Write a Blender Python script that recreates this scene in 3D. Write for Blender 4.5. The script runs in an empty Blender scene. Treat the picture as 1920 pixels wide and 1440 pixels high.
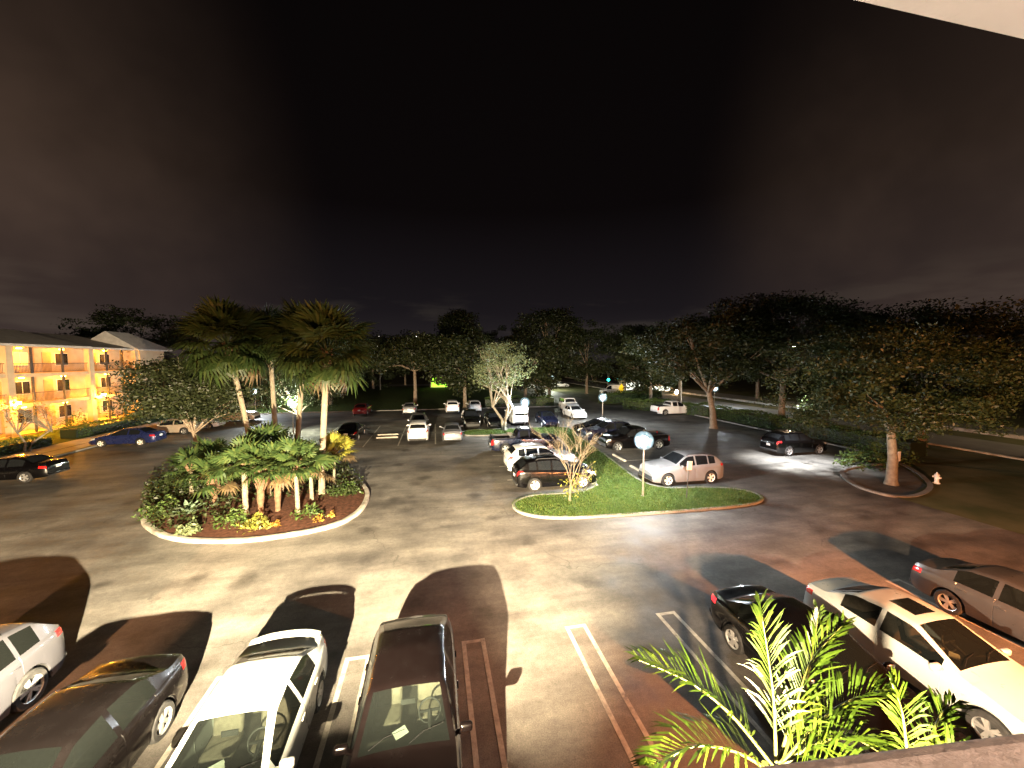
import bpy, bmesh, math, random
import numpy as np
from mathutils import Vector, Matrix
from mathutils.geometry import tessellate_polygon

S = bpy.context.scene
COL = S.collection
rad = math.radians

# ------------------------------------------------------------------ camera
# world frame: x along the parking row, y away from the building, camera on a third floor balcony
CAM_H = 7.2
YAW = rad(-11.4)
PITCH = math.atan(45 / 720)
cam_d = bpy.data.cameras.new('camera')
cam = bpy.data.objects.new('camera', cam_d)
COL.objects.link(cam)
cam.location = (0, 0, CAM_H)
cam.rotation_euler = (rad(90) - PITCH, 0, YAW)
cam_d.sensor_width = 36
cam_d.lens = 13.5
cam_d.clip_start = 0.02
cam_d.clip_end = 3000
S.camera = cam

# ------------------------------------------------------------------ view
S.view_settings.view_transform = 'Standard'
S.view_settings.look = 'None'
S.view_settings.exposure = 0.3
S.view_settings.gamma = 1.0
S.cycles.use_denoising = True
S.cycles.max_bounces = 6
S.cycles.diffuse_bounces = 3
S.cycles.glossy_bounces = 3
S.cycles.transparent_max_bounces = 8
S.cycles.sample_clamp_indirect = 4.0

# ------------------------------------------------------------------ night sky
W = bpy.data.worlds.new('World')
S.world = W
W.use_nodes = True
nt = W.node_tree
nt.nodes.clear()


def N(t, ty, **kw):
    n = t.nodes.new(ty)
    for k, v in kw.items():
        if k.startswith('i_'):
            n.inputs[k[2:].replace('_', ' ')].default_value = v
        else:
            setattr(n, k, v)
    return n


def math_n(t, op, a, b=None, clamp=False):
    n = t.nodes.new('ShaderNodeMath')
    n.operation = op
    n.use_clamp = clamp
    for i, v in enumerate((a, b)):
        if v is None:
            continue
        if isinstance(v, (int, float)):
            n.inputs[i].default_value = v
        else:
            t.links.new(v, n.inputs[i])
    return n.outputs[0]


def ramp(t, fac, stops, interp='LINEAR'):
    n = t.nodes.new('ShaderNodeValToRGB')
    n.color_ramp.interpolation = interp
    e = n.color_ramp.elements
    while len(e) < len(stops):
        e.new(0.5)
    for k, (p, c) in enumerate(stops):
        e[k].position = p
        e[k].color = tuple(c) + (1,) if len(c) == 3 else c
    t.links.new(fac, n.inputs[0])
    return n.outputs[0]


def mix_c(t, fac, a, b, mode='MIX'):
    n = t.nodes.new('ShaderNodeMix')
    n.data_type = 'RGBA'
    n.blend_type = mode
    for sock, v in ((n.inputs[0], fac), (n.inputs[6], a), (n.inputs[7], b)):
        if isinstance(v, (int, float)):
            sock.default_value = v
        elif isinstance(v, tuple):
            sock.default_value = v + (1,) if len(v) == 3 else v
        else:
            t.links.new(v, sock)
    return n.outputs[2]


tc = N(nt, 'ShaderNodeTexCoord')
sep = N(nt, 'ShaderNodeSeparateXYZ')
nt.links.new(tc.outputs['Generated'], sep.inputs[0])
elev = math_n(nt, 'MAXIMUM', sep.outputs[2], 0.0)
base = ramp(nt, elev, [(0.0, (.019, .0155, .0165)), (.12, (.0085, .0068, .0082)), (.35, (.0026, .0018, .0019)), (1.0, (.0014, .0010, .0008))])
# glow of the town on the low cloud, stronger towards the built-up sides of the lot
side = math_n(nt, 'ABSOLUTE', math_n(nt, 'ADD', math_n(nt, 'MULTIPLY', sep.outputs[0], .98), math_n(nt, 'MULTIPLY', sep.outputs[1], -.19)))
side = ramp(nt, side, [(.38, (0, 0, 0)), (.95, (1, 1, 1))], 'EASE')
no1 = N(nt, 'ShaderNodeTexNoise', i_Scale=1.7, i_Detail=5.0, i_Roughness=.55)
nt.links.new(tc.outputs['Generated'], no1.inputs['Vector'])
cl = ramp(nt, no1.outputs[0], [(.35, (.35, .35, .35)), (.68, (1, 1, 1))], 'EASE')
gl = mix_c(nt, 1.0, side, cl, 'MULTIPLY')
fall = ramp(nt, elev, [(0, (1, 1, 1)), (.45, (.75, .75, .75)), (.9, (.2, .2, .2))])
gl = mix_c(nt, 1.0, gl, fall, 'MULTIPLY')
gl = mix_c(nt, 1.0, gl, (.085, .052, .035), 'MULTIPLY')
col = mix_c(nt, 1.0, base, gl, 'ADD')
# thin low cloud bank above the horizon
mp = N(nt, 'ShaderNodeMapping')
mp.inputs['Scale'].default_value = (2.2, 2.2, 11)
mp.inputs['Location'].default_value = (1.3, .4, .2)
nt.links.new(tc.outputs['Generated'], mp.inputs[0])
no2 = N(nt, 'ShaderNodeTexNoise', i_Scale=1.6, i_Detail=6.0)
nt.links.new(mp.outputs[0], no2.inputs['Vector'])
band = ramp(nt, elev, [(0, (1, 1, 1)), (.10, (.8, .8, .8)), (.2, (0, 0, 0))])
cb = ramp(nt, no2.outputs[0], [(.52, (0, 0, 0)), (.66, (1, 1, 1))], 'EASE')
cb = mix_c(nt, 1.0, cb, band, 'MULTIPLY')
cb = mix_c(nt, 1.0, cb, (.016, .013, .009), 'MULTIPLY')
col = mix_c(nt, 1.0, col, cb, 'ADD')
bg = N(nt, 'ShaderNodeBackground')
nt.links.new(col, bg.inputs[0])
bg.inputs[1].default_value = 1.0
wo = N(nt, 'ShaderNodeOutputWorld')
nt.links.new(bg.outputs[0], wo.inputs[0])

# wall floods of the building the photograph is taken from: (x, y, z, aim, watts, colour)
FLOODS = [
    ('flood', (-2.75, .95, 3.65), (-7.5, 15.0, 0), 160000, (1.0, .82, .53), 128),
    ('flood', (2.25, .95, 3.75), (7.0, 13.5, 0), 30000, (1.0, .74, .47), 130),
    ('sodium', (-7.9, .95, 3.3), (-11.5, 10.0, 0), 15000, (1.0, .46, .22), 155),
    ('sodium', (12.4, .95, 3.3), (13.6, 12.0, 0), 20000, (1.0, .33, .10), 155),
]
POST_W = 2000.0     # emission of a post lamp's globe


# ------------------------------------------------------------------ helpers
def G(px, py, z=0.0):
    """photo pixel (1920 wide) -> point at height z in the lot's frame"""
    u = (px - 960) / 720
    v = (720 - py) / 720
    d = Vector((u, math.cos(PITCH) + v * math.sin(PITCH), -math.sin(PITCH) + v * math.cos(PITCH)))
    t = (z - CAM_H) / d.z
    p = Matrix.Rotation(YAW, 3, 'Z') @ (d * t)
    return Vector((p.x, p.y, z))


def D(px, py, dep):
    """photo pixel and a distance ahead of the camera -> point in the lot's frame"""
    u = (px - 960) / 720
    v = (720 - py) / 720
    d = Vector((u, math.cos(PITCH) + v * math.sin(PITCH), -math.sin(PITCH) + v * math.cos(PITCH)))
    p = Matrix.Rotation(YAW, 3, 'Z') @ (d * (dep / d.y))
    return Vector((p.x, p.y, p.z + CAM_H))


def mesh_np(name, V, F, smooth=False, sharp=None):
    me = bpy.data.meshes.new(name)
    me.from_pydata([tuple(v) for v in V], [], [tuple(f) for f in F])
    me.validate()
    if smooth:
        me.shade_smooth()
        if sharp:
            me.set_sharp_from_angle(angle=rad(sharp))
    me.update()
    return me


def obj(name, me, mat=None, parent=None, loc=None, rot=None):
    o = bpy.data.objects.new(name, me)
    COL.objects.link(o)
    if me is not None and mat is not None:
        if len(me.materials) == 0:
            me.materials.append(mat)
        elif me.materials[0] is not mat:
            o.material_slots[0].link = 'OBJECT'
            o.material_slots[0].material = mat
    if parent:
        o.parent = parent
    if loc is not None:
        o.location = loc
    if rot is not None:
        o.rotation_euler = rot
    return o


def tag(o, label, cat, group=None):
    o['label'] = label
    o['category'] = cat
    if group:
        o['group'] = group
    return o


def thing(name, label, cat, loc=(0, 0, 0), rz=0.0, group=None):
    o = bpy.data.objects.new(name, None)
    COL.objects.link(o)
    o.location = loc
    o.rotation_euler = (0, 0, rz)
    o.empty_display_size = .2
    return tag(o, label, cat, group)


def struct(o):
    o['kind'] = 'structure'
    return o


class MB:
    """collects shapes of one mesh"""
    def __init__(self):
        self.v = []
        self.f = []

    def add(self, V, F):
        n = len(self.v)
        self.v += [tuple(p) for p in V]
        self.f += [tuple(i + n for i in f) for f in F]
        return self

    def box(self, c, s, rz=0.0, taper=1.0):
        x, y, z = s[0] / 2, s[1] / 2, s[2] / 2
        V = []
        ca, sa = math.cos(rz), math.sin(rz)
        for dz in (-1, 1):
            k = taper if dz > 0 else 1
            for dx, dy in ((-1, -1), (1, -1), (1, 1), (-1, 1)):
                a, b = dx * x * k, dy * y * k
                V.append((c[0] + a * ca - b * sa, c[1] + a * sa + b * ca, c[2] + dz * z))
        return self.add(V, [(3, 2, 1, 0), (4, 5, 6, 7), (0, 1, 5, 4), (1, 2, 6, 5), (2, 3, 7, 6), (3, 0, 4, 7)])

    def rbox(self, c, s, b=.02, seg=2, rz=0.0, rot=None):
        bm = bmesh.new()
        bmesh.ops.create_cube(bm, size=1)
        for v in bm.verts:
            v.co = Vector((v.co.x * s[0], v.co.y * s[1], v.co.z * s[2]))
        bmesh.ops.bevel(bm, geom=bm.edges[:] + bm.verts[:], offset=b, segments=seg, affect='EDGES', profile=.5)
        M = Matrix.Translation(c) @ (rot.to_4x4() if rot else Matrix.Rotation(rz, 4, 'Z'))
        bm.verts.ensure_lookup_table()
        V = [M @ v.co for v in bm.verts]
        F = [[v.index for v in f.verts] for f in bm.faces]
        bm.free()
        return self.add(V, F)

    def tube(self, pts, rs, n=8, cap=True):
        pts = [Vector(p) for p in pts]
        V, F = [], []
        up = Vector((0, 0, 1))
        for i, p in enumerate(pts):
            d = (pts[min(i + 1, len(pts) - 1)] - pts[max(i - 1, 0)]).normalized()
            ref = up if abs(d.z) < .95 else Vector((1, 0, 0))
            a = d.cross(ref).normalized()
            b = d.cross(a)
            for k in range(n):
                t = 2 * math.pi * k / n
                V.append(p + (a * math.cos(t) + b * math.sin(t)) * rs[i])
        for i in range(len(pts) - 1):
            for k in range(n):
                F.append((i * n + k, i * n + (k + 1) % n, (i + 1) * n + (k + 1) % n, (i + 1) * n + k))
        if cap:
            F.append(tuple(range(n))[::-1])
            F.append(tuple((len(pts) - 1) * n + k for k in range(n)))
        return self.add(V, F)

    def lathe(self, prof, n=16, c=(0, 0, 0), axis='z', cap=False):
        V, F = [], []
        for (r, h) in prof:
            for k in range(n):
                t = 2 * math.pi * k / n
                a, b = r * math.cos(t), r * math.sin(t)
                if axis == 'z':
                    V.append((c[0] + a, c[1] + b, c[2] + h))
                else:
                    V.append((c[0] + a, c[1] + h, c[2] + b))
        for i in range(len(prof) - 1):
            for k in range(n):
                F.append((i * n + k, i * n + (k + 1) % n, (i + 1) * n + (k + 1) % n, (i + 1) * n + k))
        if cap:
            F.append(tuple(range(n))[::-1])
            F.append(tuple((len(prof) - 1) * n + k for k in range(n)))
        return self.add(V, F)

    def sphere(self, c, r, n=12, m=8):
        prof = [(max(1e-4, r * math.sin(math.pi * i / m)), -r * math.cos(math.pi * i / m)) for i in range(m + 1)]
        return self.lathe(prof, n, c)

    def build(self, name, mat, parent=None, smooth=False, sharp=40, loc=None, rot=None):
        return obj(name, mesh_np(name, self.v, self.f, smooth, sharp), mat, parent, loc, rot)

    def mesh(self, name, smooth=False, sharp=40):
        return mesh_np(name, self.v, self.f, smooth, sharp)


def spline(P, n=8, closed=True):
    P = [Vector(p) for p in P]
    out = []
    m = len(P)
    for i in range(m if closed else m - 1):
        if closed:
            a, b, c, d = P[(i - 1) % m], P[i], P[(i + 1) % m], P[(i + 2) % m]
        else:
            a, b, c, d = P[max(i - 1, 0)], P[i], P[i + 1], P[min(i + 2, m - 1)]
        for k in range(n):
            t = k / n
            out.append(.5 * ((2 * b) + (c - a) * t + (2 * a - 5 * b + 4 * c - d) * t * t + (3 * b - a - 3 * c + d) * t ** 3))
    if not closed:
        out.append(P[-1])
    return out


# ------------------------------------------------------------------ materials
def new_mat(name):
    m = bpy.data.materials.new(name)
    m.use_nodes = True
    t = m.node_tree
    p = t.nodes['Principled BSDF']
    return m, t, p


def objco(t, scale=(1, 1, 1)):
    c = N(t, 'ShaderNodeTexCoord')
    mpn = N(t, 'ShaderNodeMapping')
    mpn.inputs['Scale'].default_value = scale
    t.links.new(c.outputs['Object'], mpn.inputs[0])
    return mpn.outputs[0]


def noise(t, vec, scale, detail=4.0, rough=.55):
    n = N(t, 'ShaderNodeTexNoise', i_Scale=float(scale), i_Detail=float(detail), i_Roughness=float(rough))
    if vec is not None:
        t.links.new(vec, n.inputs['Vector'])
    return n.outputs[0]


def bump(t, p, h, strength=.3, dist=.01):
    b = N(t, 'ShaderNodeBump')
    b.inputs['Strength'].default_value = strength
    b.inputs['Distance'].default_value = dist
    t.links.new(h, b.inputs['Height'])
    t.links.new(b.outputs[0], p.inputs['Normal'])


def var_mat(name, c0, c1, scale=6, rough=.7, spec=.4, bmp=0.0, metal=0.0, bscale=None, detail=5):
    """two tones mixed by noise"""
    m, t, p = new_mat(name)
    v = objco(t)
    f = noise(t, v, scale, detail)
    c = ramp(t, f, [(.3, c0), (.7, c1)])
    t.links.new(c, p.inputs['Base Color'])
    p.inputs['Roughness'].default_value = rough
    p.inputs['Specular IOR Level'].default_value = spec
    p.inputs['Metallic'].default_value = metal
    if bmp:
        bump(t, p, noise(t, v, bscale or scale * 4, 4), bmp, .02)
    return m


def emit_mat(name, c, s):
    m, t, p = new_mat(name)
    p.inputs['Base Color'].default_value = (*c, 1)
    p.inputs['Emission Color'].default_value = (*c, 1)
    p.inputs['Emission Strength'].default_value = s
    p.inputs['Roughness'].default_value = .3
    return m


def leaf_mat(name, c0, c1, c2=None, trans=.25, rough=.5):
    m, t, p = new_mat(name)
    g = N(t, 'ShaderNodeNewGeometry')
    v = objco(t)
    f = noise(t, v, .9, 3)
    r = math_n(t, 'ADD', math_n(t, 'MULTIPLY', g.outputs['Random Per Island'], .5), math_n(t, 'MULTIPLY', f, .62))
    c = ramp(t, r, [(.2, c0), (.6, c1), (.95, c2 or c1)])
    t.links.new(c, p.inputs['Base Color'])
    p.inputs['Roughness'].default_value = rough
    p.inputs['Specular IOR Level'].default_value = .35
    tr = N(t, 'ShaderNodeBsdfTranslucent')
    t.links.new(c, tr.inputs[0])
    mx = N(t, 'ShaderNodeMixShader')
    mx.inputs[0].default_value = trans
    t.links.new(p.outputs[0], mx.inputs[1])
    t.links.new(tr.outputs[0], mx.inputs[2])
    t.links.new(mx.outputs[0], t.nodes['Material Output'].inputs[0])
    return m


def paint(name, c, metal=0.0, rough=.32, coat=.55, dirt=.12):
    m, t, p = new_mat(name)
    v = objco(t)
    f = noise(t, v, 2.2, 6, .6)
    d = tuple(x * (1 - dirt) + .04 * dirt for x in c)
    cc = ramp(t, f, [(.3, d), (.62, c)])
    t.links.new(cc, p.inputs['Base Color'])
    p.inputs['Metallic'].default_value = metal
    rr = ramp(t, noise(t, v, 5, 5), [(.3, (rough * .8,) * 3), (.75, (min(1, rough * 1.35),) * 3)])
    t.links.new(rr, p.inputs['Roughness'])
    p.inputs['Coat Weight'].default_value = coat
    p.inputs['Coat Roughness'].default_value = .07
    return m


def asphalt():
    m, t, p = new_mat('asphalt')
    v = objco(t)
    big = noise(t, v, .16, 5, .6)
    mid = noise(t, v, .75, 6, .6)
    fine = noise(t, v, 38, 3, .7)
    vs = objco(t, (.32, 1.5, 1))
    strk = noise(t, vs, .8, 5, .6)
    c = ramp(t, big, [(.36, (.075, .069, .064)), (.5, (.145, .133, .118)), (.64, (.20, .185, .16))])
    c = mix_c(t, .55, c, ramp(t, mid, [(.30, (.38, .37, .37)), (.52, (.95, .94, .92)), (.72, (1.25, 1.22, 1.18))]), 'MULTIPLY')
    c = mix_c(t, .4, c, ramp(t, noise(t, v, 7, 5, .7), [(.32, (.55, .55, .55)), (.66, (1.3, 1.3, 1.3))]), 'MULTIPLY')
    c = mix_c(t, .55, c, ramp(t, strk, [(.35, (.5, .5, .5)), (.6, (1.15, 1.15, 1.15))]), 'MULTIPLY')
    c = mix_c(t, .7, c, ramp(t, fine, [(.3, (.55, .55, .55)), (.7, (1.4, 1.4, 1.4))]), 'MULTIPLY')
    # oil drips and small pale specks
    vo = N(t, 'ShaderNodeTexVoronoi', i_Scale=.55)
    t.links.new(v, vo.inputs['Vector'])
    oil = ramp(t, math_n(t, 'ADD', vo.outputs[0], math_n(t, 'MULTIPLY', mid, .5)), [(.30, (.45, .44, .43)), (.5, (1, 1, 1))])
    c = mix_c(t, .8, c, oil, 'MULTIPLY')
    # branching cracks, some of them filled
    wv = N(t, 'ShaderNodeVectorMath')
    wv.operation = 'ADD'
    nz = N(t, 'ShaderNodeTexNoise', i_Scale=.9, i_Detail=4.0)
    t.links.new(v, nz.inputs['Vector'])
    sc = N(t, 'ShaderNodeVectorMath')
    sc.operation = 'SCALE'
    sc.inputs['Scale'].default_value = 1.6
    t.links.new(nz.outputs[1], sc.inputs[0])
    t.links.new(v, wv.inputs[0])
    t.links.new(sc.outputs[0], wv.inputs[1])
    ce = N(t, 'ShaderNodeTexVoronoi', i_Scale=.21)
    ce.feature = 'DISTANCE_TO_EDGE'
    t.links.new(wv.outputs[0], ce.inputs['Vector'])
    gate = ramp(t, noise(t, v, .25, 2), [(.50, (1, 1, 1)), (.58, (0, 0, 0))])
    crk = ramp(t, ce.outputs[0], [(.002, (.45, .45, .45)), (.007, (1, 1, 1))])
    crk = mix_c(t, gate, crk, (1, 1, 1))
    c = mix_c(t, .6, c, crk, 'MULTIPLY')
    t.links.new(c, p.inputs['Base Color'])
    t.links.new(ramp(t, mid, [(.3, (.5, .5, .5)), (.65, (.85, .85, .85))]), p.inputs['Roughness'])
    p.inputs['Specular IOR Level'].default_value = .16
    bump(t, p, fine, .6, .008)
    return m


M = {}
M['asphalt'] = asphalt()
M['road'] = var_mat('road', (.13, .12, .11), (.19, .18, .16), .5, .8, .3, .2, bscale=30)
M['concrete'] = var_mat('concrete', (.16, .145, .12), (.52, .48, .40), 1.3, .85, .3, .25, bscale=22)
M['concrete_dark'] = var_mat('concrete_dark', (.13, .122, .11), (.24, .225, .20), 1.4, .85, .3, .25, bscale=22)
M['sidewalk'] = var_mat('sidewalk', (.33, .30, .26), (.45, .42, .37), .8, .85, .3, .2, bscale=18)
M['mulch'] = var_mat('mulch', (.035, .016, .010), (.11, .050, .030), 7, .95, .1, .9, bscale=24)
M['soil_grass'] = var_mat('soil_grass', (.028, .045, .010), (.06, .085, .020), 2.2, .95, .1, .6, bscale=20)
M['verge'] = var_mat('verge', (.045, .055, .018), (.13, .115, .06), .35, .95, .1, .5, bscale=10)
M['grass'] = leaf_mat('grass', (.022, .052, .008), (.062, .115, .016), (.16, .16, .045), .3, .6)
M['line'] = None


def line_mat():
    m, t, p = new_mat('line_paint')
    v = objco(t)
    f = noise(t, v, 5.5, 6, .7)
    g = noise(t, v, .8, 3)
    k = math_n(t, 'ADD', math_n(t, 'MULTIPLY', f, .7), math_n(t, 'MULTIPLY', g, .4))
    c = ramp(t, k, [(.38, (.11, .105, .095)), (.48, (.27, .25, .21)), (.66, (.45, .42, .35))])
    t.links.new(c, p.inputs['Base Color'])
    p.inputs['Roughness'].default_value = .75
    bump(t, p, f, .4, .004)
    return m


M['line'] = line_mat()
M['bark'] = var_mat('bark', (.10, .075, .05), (.24, .19, .14), 5, .95, .1, .8, bscale=14)
M['bark_pale'] = var_mat('bark_pale', (.13, .115, .09), (.26, .24, .19), 4, .9, .15, .5, bscale=14)
M['twig'] = var_mat('twig', (.10, .08, .055), (.17, .14, .095), 4, .9, .15, .3, bscale=20)


def palm_bark():
    m, t, p = new_mat('palm_bark')
    v = objco(t)
    w = N(t, 'ShaderNodeTexWave', i_Scale=5.0, i_Distortion=2.5, i_Detail=3.0)
    w.bands_direction = 'Z'
    t.links.new(v, w.inputs['Vector'])
    n = noise(t, v, 5, 5)
    k = math_n(t, 'ADD', math_n(t, 'MULTIPLY', w.outputs[1], .45), math_n(t, 'MULTIPLY', n, .6))
    c = ramp(t, k, [(.25, (.085, .068, .045)), (.6, (.19, .16, .11)), (.85, (.28, .25, .18))])
    t.links.new(c, p.inputs['Base Color'])
    p.inputs['Roughness'].default_value = .92
    bump(t, p, k, .8, .03)
    return m


M['palm_bark'] = palm_bark()
M['boot'] = var_mat('palm_boots', (.07, .04, .025), (.16, .10, .06), 6, .95, .1, .8, bscale=16)
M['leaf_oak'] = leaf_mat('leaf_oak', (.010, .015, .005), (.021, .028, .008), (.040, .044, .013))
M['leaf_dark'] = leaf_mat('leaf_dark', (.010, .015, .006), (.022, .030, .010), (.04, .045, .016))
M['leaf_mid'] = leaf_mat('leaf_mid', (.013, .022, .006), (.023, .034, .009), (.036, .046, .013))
M['leaf_pale'] = leaf_mat('leaf_pale', (.055, .085, .035), (.12, .15, .07), (.20, .21, .11))
M['leaf_yellow'] = leaf_mat('leaf_yellow', (.10, .11, .02), (.20, .20, .035), (.32, .28, .05))
M['leaf_croton'] = leaf_mat('leaf_croton', (.22, .10, .02), (.38, .20, .03), (.45, .33, .05))
M['leaf_hedge'] = leaf_mat('leaf_hedge', (.025, .048, .012), (.06, .10, .022), (.11, .15, .035))
M['leaf_blue'] = leaf_mat('leaf_agave', (.08, .13, .08), (.14, .20, .13), (.19, .25, .17), .1)
M['fan'] = leaf_mat('fan_leaf', (.014, .030, .007), (.030, .052, .012), (.06, .078, .022), .3)
M['fan_low'] = leaf_mat('fan_leaf_low', (.016, .036, .010), (.036, .062, .016), (.08, .10, .026), .25)
M['fan_yellow'] = leaf_mat('fan_leaf_yellow', (.11, .12, .018), (.22, .21, .03), (.33, .29, .05), .3)
M['fan_dead'] = leaf_mat('fan_leaf_dead', (.05, .034, .016), (.10, .07, .034), (.15, .11, .05), .2)
M['pinnate'] = leaf_mat('pinnate_leaf', (.011, .026, .002), (.025, .048, .0035), (.055, .080, .006), .35, .4)
M['rachis'] = var_mat('rachis', (.05, .06, .012), (.10, .105, .02), 5, .5, .4)

M['stucco'] = var_mat('stucco', (.46, .35, .23), (.55, .43, .29), 1.2, .92, .2, .3, bscale=26)
M['stucco_near'] = var_mat('stucco_near', (.50, .39, .33), (.58, .46, .39), 1.5, .92, .2, .25, bscale=40)
M['soffit'] = var_mat('soffit_paint', (.74, .71, .64), (.82, .79, .72), 1.8, .8, .2, .1, bscale=40)
M['roof'] = var_mat('roof_shingle', (.40, .37, .34), (.55, .51, .47), 2.6, .95, .1, .6, bscale=16)
M['metal_dark'] = var_mat('metal_dark', (.03, .028, .026), (.06, .055, .05), 8, .5, .5)
M['metal_pole'] = var_mat('metal_pole', (.16, .14, .12), (.28, .25, .21), 5, .55, .5, metal=.4)
M['metal_white'] = var_mat('metal_white', (.60, .60, .58), (.74, .74, .72), 6, .5, .4)
M['door_paint'] = var_mat('door_paint', (.34, .22, .10), (.42, .28, .13), 3, .6, .4)
M['curtain'] = emit_mat('lit_curtain', (1.0, .62, .12), 1.6)
M['window_dim'] = emit_mat('dim_window', (1.0, .45, .08), .35)
M['pane_dark'] = var_mat('pane_dark', (.02, .02, .022), (.035, .035, .038), 2, .08, .6)

M['tyre'] = var_mat('tyre', (.012, .012, .012), (.03, .029, .028), 9, .85, .3, .3)
M['rim'] = var_mat('rim_alloy', (.48, .48, .48), (.66, .66, .65), 6, .32, .5, metal=.75)
M['rim_steel'] = var_mat('rim_pale', (.66, .63, .55), (.78, .75, .68), 6, .4, .5, metal=.2)
M['plastic'] = var_mat('plastic_black', (.016, .016, .016), (.03, .03, .03), 8, .55, .4)
M['interior'] = var_mat('interior_trim', (.03, .027, .024), (.06, .054, .048), 6, .85, .2)
M['seat'] = var_mat('seat_cloth', (.09, .08, .07), (.15, .135, .12), 9, .95, .15)
M['seat_tan'] = var_mat('seat_tan', (.16, .14, .11), (.24, .21, .17), 9, .8, .2)
M['paper'] = var_mat('paper_white', (.70, .74, .66), (.80, .84, .76), 9, .8, .2)
M['rubber'] = var_mat('rubber', (.002, .002, .002), (.004, .004, .004), 8, .8, .1)
M['plate'] = var_mat('plate_white', (.55, .56, .56), (.75, .76, .76), 14, .5, .4)
M['chrome'] = var_mat('chrome', (.6, .6, .6), (.75, .75, .75), 5, .14, .6, metal=1.0)


def car_glass(name, tint, op):
    m, t, p = new_mat(name)
    tr = N(t, 'ShaderNodeBsdfTransparent')
    tr.inputs[0].default_value = (*tint, 1)
    p.inputs['Base Color'].default_value = (.012, .014, .013, 1)
    p.inputs['Roughness'].default_value = .03
    p.inputs['Specular IOR Level'].default_value = .6
    fr = N(t, 'ShaderNodeFresnel')
    fr.inputs[0].default_value = 1.45
    k = math_n(t, 'ADD', fr.outputs[0], op, True)
    mx = N(t, 'ShaderNodeMixShader')
    t.links.new(k, mx.inputs[0])
    t.links.new(tr.outputs[0], mx.inputs[1])
    t.links.new(p.outputs[0], mx.inputs[2])
    t.links.new(mx.outputs[0], t.nodes['Material Output'].inputs[0])
    return m


M['glass'] = car_glass('car_glass', (.42, .47, .43), .16)
M['glass_tint'] = car_glass('car_glass_tinted', (.25, .25, .24), .25)
m_, t_, p_ = new_mat('car_glass_far')
p_.inputs['Base Color'].default_value = (.008, .009, .010, 1)
p_.inputs['Roughness'].default_value = .06
p_.inputs['Specular IOR Level'].default_value = .7
M['glass_far'] = m_
M['head'] = var_mat('headlamp_lens', (.45, .46, .47), (.62, .63, .64), 16, .1, .8, metal=.3)
M['tail'] = var_mat('tail_lens', (.30, .008, .010), (.42, .014, .014), 12, .12, .8)
M['tail_lit'] = emit_mat('tail_lens_lit', (1.0, .02, .03), 2.2)

PAINT = {
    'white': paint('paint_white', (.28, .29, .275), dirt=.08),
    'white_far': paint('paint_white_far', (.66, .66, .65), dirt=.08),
    'black': paint('paint_black', (.0016, .0014, .0016), rough=.2, coat=.6, dirt=.0),
    'brown': paint('paint_brown_black', (.0018, .0011, .0011), .0, .22, .5, .0),
    'charcoal': paint('paint_charcoal', (.0022, .0017, .0017), .0, .24, .5, .0),
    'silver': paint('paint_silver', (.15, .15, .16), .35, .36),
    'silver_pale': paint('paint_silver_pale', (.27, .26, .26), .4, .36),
    'graphite': paint('paint_graphite', (.035, .033, .034), .3, .34),
    'slate': paint('paint_slate', (.055, .055, .064), .3, .36),
    'navy': paint('paint_navy', (.006, .0075, .022), .2, .28),
    'blue': paint('paint_blue', (.012, .018, .075), .3, .28),
    'red': paint('paint_red', (.22, .012, .012), .1, .3),
    'beige': paint('paint_beige', (.42, .34, .26), .3, .36),
}
# ------------------------------------------------------------------ cars
def interp(tab, x):
    if x <= tab[0][0]:
        return tab[0][1]
    for (a, b), (c, d) in zip(tab, tab[1:]):
        if x <= c:
            return b + (d - b) * (x - a) / max(1e-6, c - a)
    return tab[-1][1]


def smooth_tab(tab, x, w=.07):
    return sum(interp(tab, x + w * k / 3) for k in range(-3, 4)) / 7


def lerp(a, b, t):
    return a + (b - a) * t


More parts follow.
